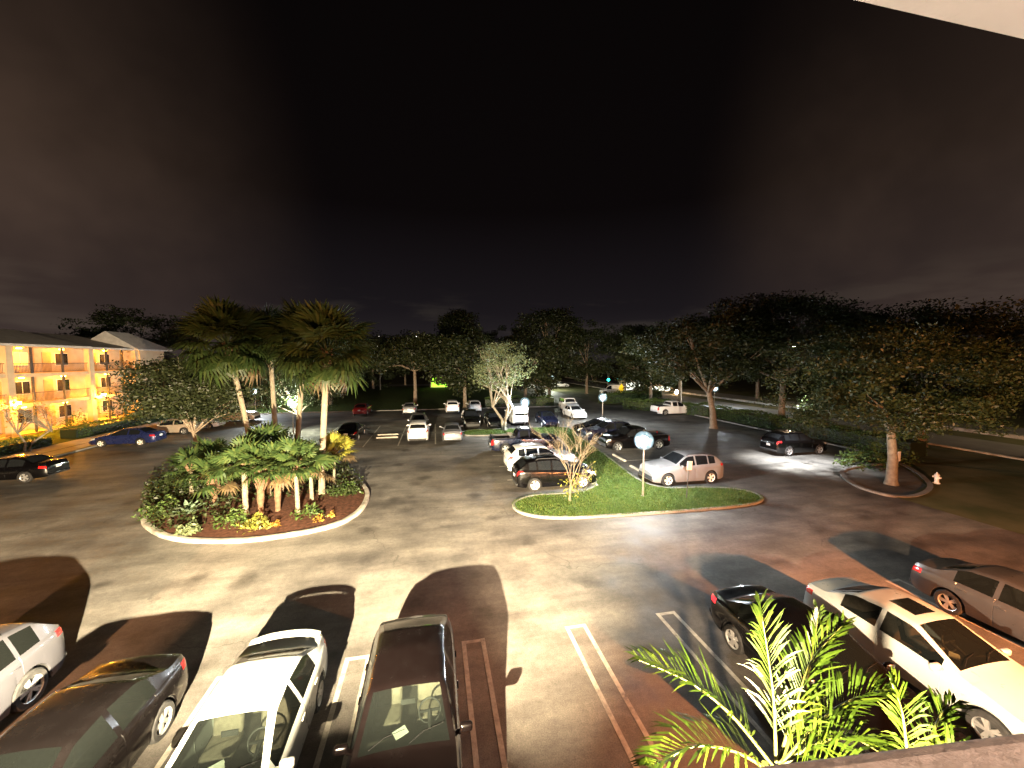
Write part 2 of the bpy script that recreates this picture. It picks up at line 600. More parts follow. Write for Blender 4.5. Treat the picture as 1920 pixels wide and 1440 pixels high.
SPECS = {
    # rear is -x, front is +x
    'sedan': dict(L=4.7, W=1.82, R=.325, axles=(-1.36, 1.42), roofw=.57,
                  top=[(-2.35, .72), (-2.30, .98), (-2.2, 1.045), (-1.72, 1.09), (-1.10, 1.40), (-.55, 1.455), (.08, 1.43), (.92, 1.02), (1.35, .94), (2.1, .78), (2.27, .68), (2.35, .56)],
                  belt=[(-2.35, .9), (-1.6, .98), (1.0, .90), (2.35, .70)],
                  rear=(-1.66, -1.12), wind=(.11, .90), side=[(-1.30, -.52), (-.42, .68)], doors=(-1.22, -.46, .72),
                  head=(1.82, 2.3), tail=(-2.32, -2.02), trows=(3, 4)),
    'hatch': dict(L=4.6, W=1.84, R=.35, axles=(-1.32, 1.40), roofw=.62,
                  top=[(-2.30, .80), (-2.26, 1.02), (-2.0, 1.10), (-1.22, 1.47), (-.6, 1.53), (.28, 1.50), (1.02, 1.04), (1.4, .97), (2.05, .84), (2.22, .74), (2.30, .60)],
                  belt=[(-2.3, 1.0), (-1.6, 1.02), (1.0, .93), (2.3, .74)],
                  rear=(-1.92, -1.26), wind=(.31, 1.0), side=[(-1.5, -.48), (-.38, .78)], doors=(-1.2, -.43, .80),
                  head=(1.80, 2.26), tail=(-2.28, -1.98), trows=(3, 4)),
    'suv': dict(L=4.65, W=1.88, R=.375, axles=(-1.35, 1.42), roofw=.62,
                top=[(-2.33, .9), (-2.28, 1.16), (-2.12, 1.26), (-1.74, 1.60), (-1.25, 1.68), (-.3, 1.71), (.12, 1.66), (.84, 1.20), (1.15, 1.14), (2.0, 1.03), (2.22, .9), (2.33, .7)],
                belt=[(-2.33, 1.15), (-1.6, 1.17), (.8, 1.05), (2.33, .88)],
                rear=(-2.10, -1.78), wind=(.16, .82), side=[(-1.66, -1.24), (-1.16, -.42), (-.32, .64)], doors=(-1.20, -.37, .66),
                head=(1.86, 2.29), tail=(-2.31, -2.0), trows=(3, 4)),
    'pickup': dict(L=5.6, W=1.95, R=.39, axles=(-1.72, 1.85), roofw=.64,
                   top=[(-2.80, .90), (-2.77, 1.18), (-.86, 1.20), (-.80, 1.24), (-.66, 1.74), (-.3, 1.80), (.35, 1.78), (.62, 1.70), (1.22, 1.24), (1.5, 1.16), (2.5, 1.08), (2.70, .98), (2.80, .74)],
                   belt=[(-2.8, 1.14), (-.7, 1.16), (1.2, 1.10), (2.8, .96)],
                   rear=(-.79, -.67), wind=(.66, 1.20), side=[(-.56, .12), (.22, 1.0)], doors=(-.62, .17, 1.05),
                   head=(2.42, 2.75), tail=(-2.79, -2.60), trows=(2, 3), bed=(-2.70, -.90)),
    'van': dict(L=5.3, W=1.95, R=.35, axles=(-1.65, 1.75), roofw=.82,
                top=[(-2.65, 1.0), (-2.64, 2.02), (-2.55, 2.08), (.7, 2.10), (1.1, 1.98), (1.75, 1.28), (2.0, 1.16), (2.5, 1.0), (2.62, .85), (2.65, .66)],
                belt=[(-2.65, 1.14), (1.7, 1.12), (2.65, .84)],
                rear=(-9, -9), wind=(1.13, 1.72), side=[(.45, 1.5)], doors=(.35, 1.5),
                head=(2.2, 2.6), tail=(-2.64, -2.52), trows=(3, 4, 5)),
    'jeep': dict(L=4.2, W=1.85, R=.40, axles=(-1.2, 1.25), roofw=.74,
                 top=[(-2.1, .95), (-2.08, 1.70), (-1.98, 1.80), (.2, 1.82), (.34, 1.78), (.62, 1.20), (.75, 1.16), (1.9, 1.08), (2.05, .98), (2.1, .70)],
                 belt=[(-2.1, 1.12), (.6, 1.12), (2.1, .98)],
                 rear=(-9, -9), wind=(.36, .60), side=[(-1.85, -1.05), (-.95, -.25), (-.15, .42)], doors=(-1.0, -.2, .5),
                 head=(1.85, 2.08), tail=(-2.09, -1.95), trows=(3, 4)),
}
NROW = 14
CAR_MESH = {}


def car_meshes(kind):
    """loft the shell once per kind and cut it into its parts"""
    if kind in CAR_MESH:
        return CAR_MESH[kind]
    sp = SPECS[kind]
    L, Wd, R = sp['L'], sp['W'], sp['R']
    xs = set()
    x = -L / 2
    while x < L / 2:
        xs.add(round(x, 4))
        x += .085
    for a in sp['axles']:
        for k in range(-13, 14):
            xs.add(round(a + k * (R + .055) / 13, 4))
    keys = [L / 2, -L / 2, *sp['rear'], *sp['wind'], sp['head'][0], sp['head'][1], *sp['tail']]
    for w in sp['side']:
        keys += list(w)
    if 'bed' in sp:
        keys += list(sp['bed'])
    if 'sun' in sp:
        keys += list(sp['sun'])
    for k in (.03, .07, .12):
        keys += [L / 2 - k, -L / 2 + k]
    seams = [d for d in sp['doors']]
    keys = [k for k in keys if abs(k) <= L / 2 + 1e-6]
    xs = sorted(x for x in xs if all(abs(x - k) > .018 for k in keys) and all(abs(x - s) > .02 for s in seams))
    xs = sorted(set(xs + [round(k, 4) for k in keys] + [round(s + e, 4) for s in seams for e in (-.007, 0, .007)]))
    H = max(z for _, z in sp['top'])
    Ra = R + .055
    rows = []
    for x in xs:
        s = min(1.0, abs(x) / (L / 2))
        w = Wd / 2 * (1 - .15 * s ** 14 - .07 * s ** 4)
        T = smooth_tab(sp['top'], x)
        B = min(smooth_tab(sp['belt'], x), T - .035)
        zb = .23 + .07 * s ** 10
        for a in sp['axles']:
            if abs(x - a) < Ra:
                zb = max(zb, R + math.sqrt(max(0, Ra * Ra - (x - a) ** 2)))
        c = T - B
        k = max(0.0, min(1.0, (c - .035) / max(.1, H - B - .035)))
        wt = lerp(w - .09, sp['roofw'], k ** .85)
        if 'bed' in sp and x < sp['bed'][1] + .03:
            wt = w - .05
        crown = lerp(.045, .03, k)
        ins = .011 if any(abs(x - d) < 1e-3 for d in seams) else 0.0
        P = [(w - .045, zb), (w - .008 - ins * .5, max(.36, zb + .012)), (w - ins, max(.56 * B + .06, zb + .024)),
             (w - .014 - ins, max(B - .13, zb + .034)), (w - .036 - ins, max(B - .028, zb + .044)), (w - .060 - ins, B)]
        for kk in (.06, .36, .66, .88):
            P.append((lerp(w - .066, wt + .012, kk ** 1.1), B + kk * c))
        P += [(wt - .018, T - .012 * (1 if c > .1 else .4)), (wt - .075, T + .002), (wt * .52, T + crown * .7), (0.0, T + crown)]
        rows.append(P)
    n = len(xs)
    V = []
    for i, x in enumerate(xs):
        for (y, z) in rows[i]:
            V.append((x, y, z))
        for (y, z) in rows[i]:
            V.append((x, -y, z))
    st = 2 * NROW
    parts = {}

    def put(key, f):
        parts.setdefault(key, []).append(f)
    for i in range(n - 1):
        xm = (xs[i] + xs[i + 1]) / 2
        cabin = smooth_tab(sp['top'], xm) - smooth_tab(sp['belt'], xm)
        for r in range(NROW - 1):
            key = 'body'
            wi = None
            if r in (6, 7, 8) and cabin > .13:
                for q, (a, b) in enumerate(sp['side']):
                    if a < xm < b:
                        wi = q
            if wi is not None:
                key = ('side_window', wi)
            elif r in (11, 12):
                if sp['wind'][0] < xm < sp['wind'][1]:
                    key = 'windshield'
                elif sp['rear'][0] < xm < sp['rear'][1]:
                    key = 'rear_window'
                elif 'sun' in sp and sp['sun'][0] < xm < sp['sun'][1] and r == 12:
                    key = 'sunroof'
                elif 'bed' in sp and sp['bed'][0] < xm < sp['bed'][1]:
                    continue
            elif r in (3, 4) and sp['head'][0] < xm < sp['head'][1]:
                key = 'headlight'
            elif r in sp['trows'] and sp['tail'][0] < xm < sp['tail'][1]:
                key = 'taillight'
            for sd in (0, 1):
                o = sd * NROW
                a, b, c, d = i * st + o + r, (i + 1) * st + o + r, (i + 1) * st + o + r + 1, i * st + o + r + 1
                kk = key
                if isinstance(key, tuple):
                    kk = (key[0], key[1], sd)
                elif key in ('headlight', 'taillight'):
                    kk = (key, 0, sd)
                put(kk, (a, b, c, d) if sd == 1 else (d, c, b, a))
        a, b = i * st, (i + 1) * st
        put('underbody', (a, b, b + NROW, a + NROW))
    for e, i in ((0, 0), (1, n - 1)):
        for r in range(NROW - 1):
            a = i * st + r
            f = (a, a + 1, a + NROW + 1, a + NROW)
            key = 'body'
            if e == 1 and r in (1, 2):
                key = 'grille'
            if e == 0 and r == 0:
                key = 'rear_bumper'
            if kind in ('van', 'jeep') and e == 0 and r in (6, 7, 8):
                key = 'rear_window'
            put(key, f if e == 1 else f[::-1])
    out = {}
    for key, F in parts.items():
        used = sorted({v for f in F for v in f})
        mp_ = {v: k for k, v in enumerate(used)}
        nm = key if isinstance(key, str) else key[0]
        VV = [V[v] for v in used]
        FF = []
        for f in F:
            g = []
            for v in f:
                if not g or V[v] != V[g[-1]]:
                    g.append(v)
            if len(g) > 2:
                FF.append([mp_[v] for v in g])
        me = mesh_np(nm, VV, FF, True, 32)
        bm = bmesh.new()
        bm.from_mesh(me)
        bmesh.ops.remove_doubles(bm, verts=bm.verts, dist=.0006)
        bm.to_mesh(me)
        bm.free()
        me.shade_smooth()
        me.set_sharp_from_angle(angle=rad(32))
        out[key] = me
    # wheel: tyre, rim
    t = MB()
    wd = .105
    t.lathe([(R * .66, -wd), (R * .90, -wd), (R * .985, -wd * .72), (R, -wd * .3), (R, wd * .3), (R * .985, wd * .72), (R * .90, wd), (R * .66, wd)], 28, (0, 0, 0), 'y')
    out['tyre'] = t.mesh('tyre', True, 30)
    r = MB()
    r.lathe([(R * .68, .10), (R * .66, .085), (R * .60, .02), (R * .3, -.02), (.001, -.02)], 28, (0, 0, 0), 'y')
    r.lathe([(.001, .085), (.045, .085), (.06, .07)], 12, (0, 0, 0), 'y')
    out['rim_base'] = None
    sp_ = MB()
    for k in range(5):
        for e in (-.16, .16):
            a = 2 * math.pi * k / 5 + e
            ca, sa = math.cos(a), math.sin(a)
            w2 = .022
            V2 = []
            for (rr, yy) in ((.045, .086), (R * .67, .078)):
                for sgn in (-1, 1):
                    V2.append((rr * ca - sgn * w2 * sa, yy, rr * sa + sgn * w2 * ca))
            for (rr, yy) in ((.045, .05), (R * .67, .045)):
                for sgn in (-1, 1):
                    V2.append((rr * ca - sgn * w2 * sa, yy, rr * sa + sgn * w2 * ca))
            sp_.add(V2, [(0, 1, 3, 2), (0, 2, 6, 4), (1, 5, 7, 3), (4, 6, 7, 5)])
    sp_.lathe([(.001, .092), (.05, .09), (.062, .06)], 12, (0, 0, 0), 'y')
    sp_.lathe([(R * .60, .06), (R * .63, .088), (R * .685, .100), (R * .69, .06)], 28, (0, 0, 0), 'y')
    out['rim'] = sp_.mesh('rim', True, 30)
    hub = MB()
    hub.lathe([(R * .69, .03), (R * .45, .01), (.001, .01)], 20, (0, 0, 0), 'y')
    out['brake_disc'] = hub.mesh('brake_disc', True, 30)
    # mirrors
    mx = sp['wind'][1] - .22
    mz = smooth_tab(sp['belt'], mx) + .085
    my = Wd / 2 + .07
    for sd, sg in ((0, 1), (1, -1)):
        mm = MB()
        mm.rbox((mx, sg * my, mz), (.11, .22, .145), .045, 3)
        mm.box((mx + .02, sg * (my - .13), mz - .05), (.06, .09, .04))
        out[('mirror', 0, sd)] = mm.mesh('mirror', True, 40)
    # handles
    for q, d in enumerate(sp['doors'][:2]):
        for sd, sg in ((0, 1), (1, -1)):
            hx = d + .14
            hb = MB()
            hb.rbox((hx, sg * (Wd / 2 - .012), smooth_tab(sp['belt'], hx) - .13), (.17, .035, .028), .010, 2)
            out[('handle', q, sd)] = hb.mesh('handle', True, 40)
    pl = MB()
    pl.box((-L / 2 - .012, 0, .78 if kind != 'pickup' else .62), (.016, .31, .155))
    out['plate'] = pl.mesh('plate')
    for sd, e, sg in ((0, L / 2, 1), (1, -L / 2, -1)):
        out[('bumper', 0, sd)] = MB().rbox((e - sg * .03, 0, .40), (.12, Wd * .80, .13), .04, 3).mesh('bumper', True, 40)
    # cabin floor tub
    ib = MB()
    x0, x1 = sp['side'][0][0] - .25, sp['wind'][1] + .0
    if kind == 'pickup':
        x0 = -.70
    ib.box(((x0 + x1) / 2, 0, .42), (x1 - x0, Wd - .36, .06))
    ib.box((x1 - .16, 0, smooth_tab(sp['belt'], x1 - .2) - .12), (.40, Wd - .34, .18))
    ib.box((x0 + .06, 0, smooth_tab(sp['belt'], x0) - .08), (.5 if kind == 'sedan' else .1, Wd - .36, .04))
    out['interior'] = ib.mesh('interior')
    if 'bed' in sp:
        b0, b1 = sp['bed']
        hw = Wd / 2 - .13
        zf, zt = .74, smooth_tab(sp['top'], -1.8) - .004
        bb = MB()
        c8 = [(b0 + .04, -hw, zf), (b1 - .02, -hw, zf), (b1 - .02, hw, zf), (b0 + .04, hw, zf), (b0 + .04, -hw, zt), (b1 - .02, -hw, zt), (b1 - .02, hw, zt), (b0 + .04, hw, zt)]
        bb.add(c8, [(0, 1, 2, 3), (0, 4, 5, 1), (1, 5, 6, 2), (2, 6, 7, 3), (3, 7, 4, 0)])
        for sg in (-1, 1):
            bb.box(((b0 + b1) / 2, sg * (hw + .02), zt + .004), (b1 - b0, .09, .03))
        bb.box((b0 + .02, 0, zt + .004), (.07, 2 * hw, .03))
        out['bed_liner'] = bb.mesh('bed_liner')
    if kind == 'suv':
        for sd, sg in ((0, 1), (1, -1)):
            rr = MB()
            zz = H - .005
            rr.tube([(-1.25, sg * (sp['roofw'] - .03), zz - .06), (-1.1, sg * (sp['roofw'] - .03), zz + .03), (-.1, sg * (sp['roofw'] - .03), zz + .03), (.08, sg * (sp['roofw'] - .03), zz - .05)], [.018] * 4, 6)
            out[('roof_rail', 0, sd)] = rr.mesh('roof_rail', True, 50)
    # seats and wheel (near cars only)
    se = []
    fx = sp['wind'][1] - 1.28
    for (sx, sy) in ((fx, .38), (fx, -.38)):
        b = MB()
        b.rbox((sx + .12, sy, .56), (.52, .50, .16), .06, 2)
        b.rbox((sx - .16, sy, .86), (.15, .48, .58), .06, 2, rot=Matrix.Rotation(rad(-14), 3, 'Y'))
        b.rbox((sx - .25, sy, 1.19), (.10, .27, .17), .045, 2)
        se.append(b.mesh('seat', True, 50))
    b = MB()
    b.rbox((fx - .78, 0, .56), (.50, 1.28, .16), .06, 2)
    b.rbox((fx - 1.04, 0, .84), (.15, 1.26, .54), .06, 2, rot=Matrix.Rotation(rad(-18), 3, 'Y'))
    se.append(b.mesh('rear_seat', True, 50))
    out['seats'] = se
    sw = MB()
    cx = fx + .50
    ring = [Vector((cx - .19 * math.cos(a) * .35, .38 + .19 * math.sin(a), .90 + .19 * math.cos(a) * .93)) for a in [2 * math.pi * k / 20 for k in range(21)]]
    sw.tube(ring, [.016] * 21, 6, False)
    sw.tube([(cx, .38, .90), (cx + .28, .38, .80)], [.04, .03], 8)
    sw.box((cx, .38, .90), (.03, .34, .035))
    out['steering_wheel'] = sw.mesh('steering_wheel', True, 50)
    CAR_MESH[kind] = out
    return out


SPECS['sedan_sun'] = dict(SPECS['sedan'], sun=(-.62, -.10))


def make_car(name, kind, color, label, x, y, head, near=False, rim='rim', lit_tail=False, seat='seat', extras=(), cat='car'):
    ms = car_meshes(kind)
    sp = SPECS[kind]
    t = thing(name, label, cat, (x, y, 0), rad(head))
    pm = PAINT[color]
    gl_s = M['glass_tint'] if near else M['glass_far']
    gl_f = M['glass'] if near else M['glass_far']
    body = obj('body', ms['body'], pm, t)
    obj('underbody', ms['underbody'], M['plastic'], t)
    for key, me in ms.items():
        if key in ('body', 'underbody', 'tyre', 'rim', 'rim_base', 'brake_disc', 'seats', 'steering_wheel', 'interior') or me is None:
            continue
        k0 = key if isinstance(key, str) else key[0]
        mt = {'side_window': gl_s, 'windshield': gl_f, 'rear_window': gl_s, 'sunroof': gl_s, 'headlight': M['head'], 'taillight': M['tail_lit'] if lit_tail else M['tail'],
              'grille': M['plastic'], 'rear_bumper': M['plastic'], 'mirror': pm, 'handle': pm, 'plate': M['plate'], 'bed_liner': M['plastic'], 'roof_rail': M['plastic'], 'bumper': pm if kind in ('sedan', 'sedan_sun', 'hatch') else M['plastic']}[k0]
        if k0 == 'handle' and not near and kind not in ('suv', 'pickup'):
            continue
        obj(k0 if k0 not in ('handle',) else 'door_handle', me, mt, t)
    R = sp['R']
    for ax in sp['axles']:
        for sg in (1, -1):
            w = obj('wheel', ms['tyre'], M['tyre'], t, (ax, sg * (sp['W'] / 2 - .125), R), (0, 0, 0 if sg > 0 else math.pi))
            obj('rim', ms['rim'], M[rim], w)
            obj('brake_disc', ms['brake_disc'], M['plastic'], w)
    if near:
        obj('interior', ms['interior'], M['interior'], t)
        for k, sm in enumerate(ms['seats']):
            obj('seat', sm, M[seat], t)
        obj('steering_wheel', ms['steering_wheel'], M['plastic'], t)
        for sg, dx in ((.12, 0), (-.5, 0)):
            wp = MB()
            wx = sp['wind'][1] - .015
            z0 = smooth_tab(sp['top'], wx) + .055
            z1 = smooth_tab(sp['top'], wx - .38) + .035
            wp.tube([(wx, sg - .05, z0), (wx - .10, sg + .18, lerp(z0, z1, .27) + .012), (wx - .16, sg + .50, lerp(z0, z1, .42) + .01)], [.007, .006, .004], 5)
            wp.build('wiper', M['rubber'], t, True)
    if 'spoiler' in extras:
        q = MB()
        L2 = sp['L'] / 2
        pts = [(-L2 + .16 + .10 * abs(k) ** 2, k * .70, 1.15 - .05 * abs(k) ** 4) for k in [j / 6 for j in range(-6, 7)]]
        V2, F2 = [], []
        for (px_, py_, pz_) in pts:
            V2 += [(px_ + .10, py_, pz_ - .03), (px_ - .06, py_, pz_ + .012), (px_ - .10, py_, pz_ - .004), (px_ - .05, py_, pz_ - .05)]
        for i in range(12):
            for k in range(4):
                F2.append((i * 4 + k, (i + 1) * 4 + k, (i + 1) * 4 + (k + 1) % 4, i * 4 + (k + 1) % 4))
        F2 += [(0, 1, 2, 3), (51, 50, 49, 48)]
        q.add(V2, F2)
        for sg in (-.45, .45):
            q.box((-L2 + .22, sg, 1.10), (.10, .05, .07))
        q.build('spoiler', pm, t, True, 40)
    if 'papers' in extras:
        wx = sp['wind'][1]
        q = MB()
        q.box((wx - .42, -.10, .93), (.16, .22, .012), .5)
        q.build('dash_paper', M['paper'], t)
        q = MB()
        q.box((wx - .62, .02, 1.28), (.02, .24, .09))
        q.build('rear_view_mirror', M['plastic'], t)
    if 'rack' in extras:
        q = MB()
        q.box((-.80, 0, 1.66), (.05, 1.4, .05)).box((-.80, .68, 1.4), (.05, .05, .5)).box((-.80, -.68, 1.4), (.05, .05, .5)).box((-.80, 0, 1.4), (.04, 1.4, .04))
        q.build('ladder_rack', M['metal_dark'], t)
    if 'bedbox' in extras:
        q = MB()
        q.rbox((-1.15, 0, 1.23), (.45, 1.6, .2), .02, 2)
        q.build('tool_box', M['chrome'], t)
    return t
# ------------------------------------------------------------------ ground, roads, islands
def sheet(name, pts, z, mat, parent=None):
    V = [(p[0], p[1], z) for p in pts]
    o = obj(name, mesh_np(name, V, [tuple(range(len(V)))]), mat, parent)
    if parent is None:
        struct(o)
    return o


def rect(name, x0, y0, x1, y1, z, mat):
    return sheet(name, [(x0, y0), (x1, y0), (x1, y1), (x0, y1)], z, mat)


rect('ground', -600, -300, 900, 1200, -.02, M['verge'])
rect('parking_lot', -27.8, -1.4, 33.2, 56.5, 0.0, M['asphalt'])
rect('entrance_lane', 20, 56.5, 27, 110, -.004, M['asphalt'])
rect('road', 41.5, -60, 48.5, 200, .004, M['road'])
rect('far_carriageway', 52.5, -60, 61, 200, .004, M['road'])
rect('cross_street', -120, 110, 41.5, 118, .004, M['road'])
rect('lawn', -27, 57.0, 18.5, 108, .012, M['soil_grass'])
rect('sidewalk', -31.6, -10, -29.6, 90, .055, M['sidewalk'])
rect('walkway_bed', -38.3, -10, -31.6, 90, .02, M['soil_grass'])
rect('kerbside_strip', -29.6, -10, -27.95, 90, .03, M['sidewalk'])


def kerb(name, pts, closed, mat, label=None, w=.16, h=.13, n=8):
    """swept concrete kerb with a rounded top; the outline is its outer edge"""
    P = spline([(p[0], p[1], 0) for p in pts], n, closed)
    m = len(P)
    prof = [(0, -.02), (0.0, h * .75), (.02, h * .95), (.05, h), (w - .03, h), (w, h * .95), (w, -.02)]
    V, F = [], []
    rnd = random.Random(sum(map(ord, name)))
    for i, p in enumerate(P):
        a = P[(i - 1) % m] if closed else P[max(0, i - 1)]
        b = P[(i + 1) % m] if closed else P[min(m - 1, i + 1)]
        d = (b - a).normalized()
        nrm = Vector((-d.y, d.x, 0))
        j = rnd.uniform(-.008, .008)
        for (u, z) in prof:
            q = p + nrm * (u + j)
            V.append((q.x, q.y, z + (j if z > .05 else 0)))
    k = len(prof)
    for i in range(m if closed else m - 1):
        for r in range(k - 1):
            F.append((i * k + r, ((i + 1) % m) * k + r, ((i + 1) % m) * k + r + 1, i * k + r + 1))
    o = obj(name, mesh_np(name, V, F, True, 50), mat)
    struct(o)
    return o, [(p.x, p.y) for p in P]


def fill(name, outline, z, mat, mound=.0, grid=.45):
    """a gently mounded bed inside an outline"""
    cx = sum(p[0] for p in outline) / len(outline)
    cy = sum(p[1] for p in outline) / len(outline)
    V, F = [], []
    rings = 6
    m = len(outline)
    rnd = random.Random(5)
    for r in range(rings):
        k = 1 - r / rings
        for p in outline:
            e = 0 if r == 0 else rnd.uniform(-.02, .02)
            V.append((cx + (p[0] - cx) * k, cy + (p[1] - cy) * k, z + mound * (1 - k * k) + e))
    V.append((cx, cy, z + mound))
    for r in range(rings - 1):
        for i in range(m):
            F.append((r * m + i, r * m + (i + 1) % m, (r + 1) * m + (i + 1) % m, (r + 1) * m + i))
    for i in range(m):
        F.append(((rings - 1) * m + i, (rings - 1) * m + (i + 1) % m, len(V) - 1))
    o = obj(name, mesh_np(name, V, F, True), mat)
    struct(o)
    return o


# palm island, left (counter-clockwise)
PALM_ISLE = [(-7.8, 16.55), (-5.6, 16.75), (-4.1, 17.5), (-3.45, 19.0), (-3.45, 21.0), (-3.9, 22.6), (-4.8, 24.6), (-6.6, 28.4), (-9.5, 31.4), (-13.5, 32.0), (-16.2, 30.0), (-16.4, 26.5), (-15.0, 23.2), (-13.8, 21.2), (-12.6, 19.2), (-10.4, 17.3)]
_, palm_out = kerb('palm_island_kerb', PALM_ISLE, True, M['concrete'], w=.22, h=.15)
fill('planting_bed', palm_out, .08, M['mulch'], .30)

# centre island: a tongue across the row's end and a spine between the rows of cars
fr = [(3.9, 17.1), (5.2, 16.25), (8.0, 15.95), (11.5, 15.82), (14.6, 15.8), (16.3, 16.25), (16.85, 17.2), (16.2, 18.15), (14.5, 18.72), (12.7, 19.0)]
sp_r = [(11.95, 20.4), (12.3, 24.0), (12.7, 27.4), (13.3, 34.0), (13.6, 38.6)]
sp_l = [(8.2, 38.9), (3.2, 38.8), (2.9, 36.2), (7.5, 35.6), (10.9, 34.4), (10.3, 28.5), (9.7, 24.0), (9.1, 20.7)]
bk = [(7.6, 19.35), (5.0, 19.3), (3.75, 18.4)]
_, ci_out = kerb('centre_island_kerb', fr + sp_r + sp_l + bk, True, M['concrete_dark'], w=.14, h=.11, n=5)


def inside(poly, x, y):
    c = False
    j = len(poly) - 1
    for i in range(len(poly)):
        xi, yi = poly[i]
        xj, yj = poly[j]
        if (yi > y) != (yj > y) and x < (xj - xi) * (y - yi) / (yj - yi) + xi:
            c = not c
        j = i
    return c


me = bpy.data.meshes.new('island_turf')
bm = bmesh.new()
vs = [bm.verts.new((p[0], p[1], .075)) for p in ci_out]
for tri in tessellate_polygon([[Vector((p[0], p[1], 0)) for p in ci_out]]):
    try:
        bm.faces.new([vs[i] for i in tri])
    except ValueError:
        pass
bmesh.ops.recalc_face_normals(bm, faces=bm.faces[:])
bm.to_mesh(me)
bm.free()
struct(obj('island_turf', me, M['soil_grass']))


def np_mesh(name, V, nper, mat, parent=None, faces=None):
    """V: (n*nper,3) array; every nper vertices one face"""
    me = bpy.data.meshes.new(name)
    nv = len(V)
    nf = nv // nper
    me.vertices.add(nv)
    me.vertices.foreach_set('co', V.astype(np.float32).ravel())
    me.loops.add(nv)
    me.loops.foreach_set('vertex_index', np.arange(nv, dtype=np.int32))
    me.polygons.add(nf)
    me.polygons.foreach_set('loop_start', np.arange(0, nv, nper, dtype=np.int32))
    me.polygons.foreach_set('loop_total', np.full(nf, nper, dtype=np.int32))
    me.update(calc_edges=True)
    return obj(name, me, mat, parent)


def grass(name, pts, h, mat, seed, lean=.5, wd=.012):
    rng = np.random.default_rng(seed)
    n = len(pts)
    P = np.array(pts)
    a = rng.uniform(0, 2 * np.pi, n)
    hh = h * rng.uniform(.5, 1.3, n)
    wv = np.stack([np.cos(a), np.sin(a), np.zeros(n)], 1) * wd * rng.uniform(.7, 1.6, n)[:, None]
    ld = rng.normal(0, lean, (n, 2)) * hh[:, None]
    tip = P + np.concatenate([ld, hh[:, None]], 1)
    V = np.stack([P - wv, P + wv, tip], 1).reshape(-1, 3)
    o = np_mesh(name, V, 3, mat)
    o['kind'] = 'stuff'
    return o


rnd = random.Random(3)
pts = []
inner = ci_out
while len(pts) < 42000:
    x, y = rnd.uniform(2.8, 17), 15.8 + (rnd.random() ** 1.5) * 23.2
    if inside(inner, x, y):
        pts.append((x, y, .07))
g_ = grass('grass', pts, .085, M['grass'], 4, .55, .014)
tag(g_, 'short green grass on the centre island between the parked cars', 'grass')

# kerbs of the lot's edges
kerb('lot_kerb_left', [(-27.8, -1), (-27.8, 20), (-27.8, 56.4)], False, M['concrete_dark'], w=-.15, n=12)
kerb('lot_kerb_right', [(33.2, 60), (33.2, 40), (33.0, 26), (32.2, 22), (30.5, 19.0), (27.5, 16.2), (24.6, 15.1), (23.3, 15.7), (23.6, 17.6), (26.0, 19.9), (30.5, 20.6)], False, M['concrete_dark'], w=-.16, n=8)
kerb('lot_kerb_far', [(-27.8, 56.5), (0, 56.5), (19.8, 56.5)], False, M['concrete_dark'], w=.15, n=14)
kerb('road_kerb', [(41.4, -60), (41.4, 40), (41.4, 150)], False, M['concrete'], w=-.18, n=20)
kerb('median_kerb', [(52.3, -60), (52.3, 40), (52.3, 150)], False, M['concrete'], w=-.2, h=.3, n=20)
sheet('tree_bed', [(23.5, 15.9), (24.6, 15.4), (27.4, 16.4), (30.3, 19.2), (32.0, 22), (32.9, 26), (33.1, 20), (40, 14), (40, -20), (24, -20)], .05, M['verge'])
rect('hedge_bed', 33.4, 20, 40.5, 60, .05, M['verge'])

# painted bay lines
def stripe(x, y0, y1, w=.105, ang=0):
    o = rect('parking_stripe', x - w / 2, y0, x + w / 2, y1, .005, M['line'])
    return o


for cx_ in (-7.4, -4.65, -1.9, .89, 3.66, 6.37, 9.12, 11.87, 14.62, 17.37):
    for e in (-.245, .245):
        stripe(cx_ + e, 4.3, 9.48)
    rect('parking_stripe', cx_ - .19, 9.37, cx_ + .19, 9.475, .0052, M['line'])
for y in (18.6,):
    pass
for y in (21.95, 24.95, 27.95, 31.0, 34.0):
    rect('parking_stripe', 12.75, y - .05, 17.6, y + .05, .005, M['line'])
    rect('parking_stripe', 4.2, y + .25, 9.0, y + .35, .005, M['line'])
for x in (-10.2, -5.9, -3.1, 0.0):
    rect('parking_stripe', x - .05, 33.2, x + .05, 38.4, .005, M['line'])
    rect('parking_stripe', x - .05, 38.9, x + .05, 43.8, .005, M['line'])


def wheel_stop(x, y, rz, label, L=1.9):
    b = MB()
    h = L / 2
    V = []
    for sx in (-h, -h + .06, h - .06, h):
        k = .8 if abs(sx) == h else 1
        V += [(sx, -.085, 0), (sx, -.05, .12 * k), (sx, .05, .12 * k), (sx, .085, 0)]
    F = []
    for i in range(3):
        for j in range(3):
            F.append((i * 4 + j, (i + 1) * 4 + j, (i + 1) * 4 + j + 1, i * 4 + j + 1))
    F += [(3, 2, 1, 0), (12, 13, 14, 15)]
    b.add(V, F)
    o = b.build('wheel_stop', M['concrete'], None, False, loc=(x, y, .006), rot=(0, 0, rz))
    tag(o, label, 'wheel stop')


wheel_stop(-4.45, 38.15, 0, 'pale concrete wheel stop in the empty bay, farther of the pair')
wheel_stop(-4.35, 36.7, 0, 'pale concrete wheel stop in the empty bay, nearer of the pair')
wheel_stop(12.95, 22.6, rad(90), 'white wheel stop by the silver hatchback, against the grass')
wheel_stop(13.2, 25.7, rad(90), 'second white wheel stop along the grass spine, behind the silver hatchback')
wheel_stop(9.0, 21.0, rad(90), 'white wheel stop at the nose of the black off-roader')
wheel_stop(8.6, 24.0, rad(90), 'white wheel stop under the nose of the white crossover')

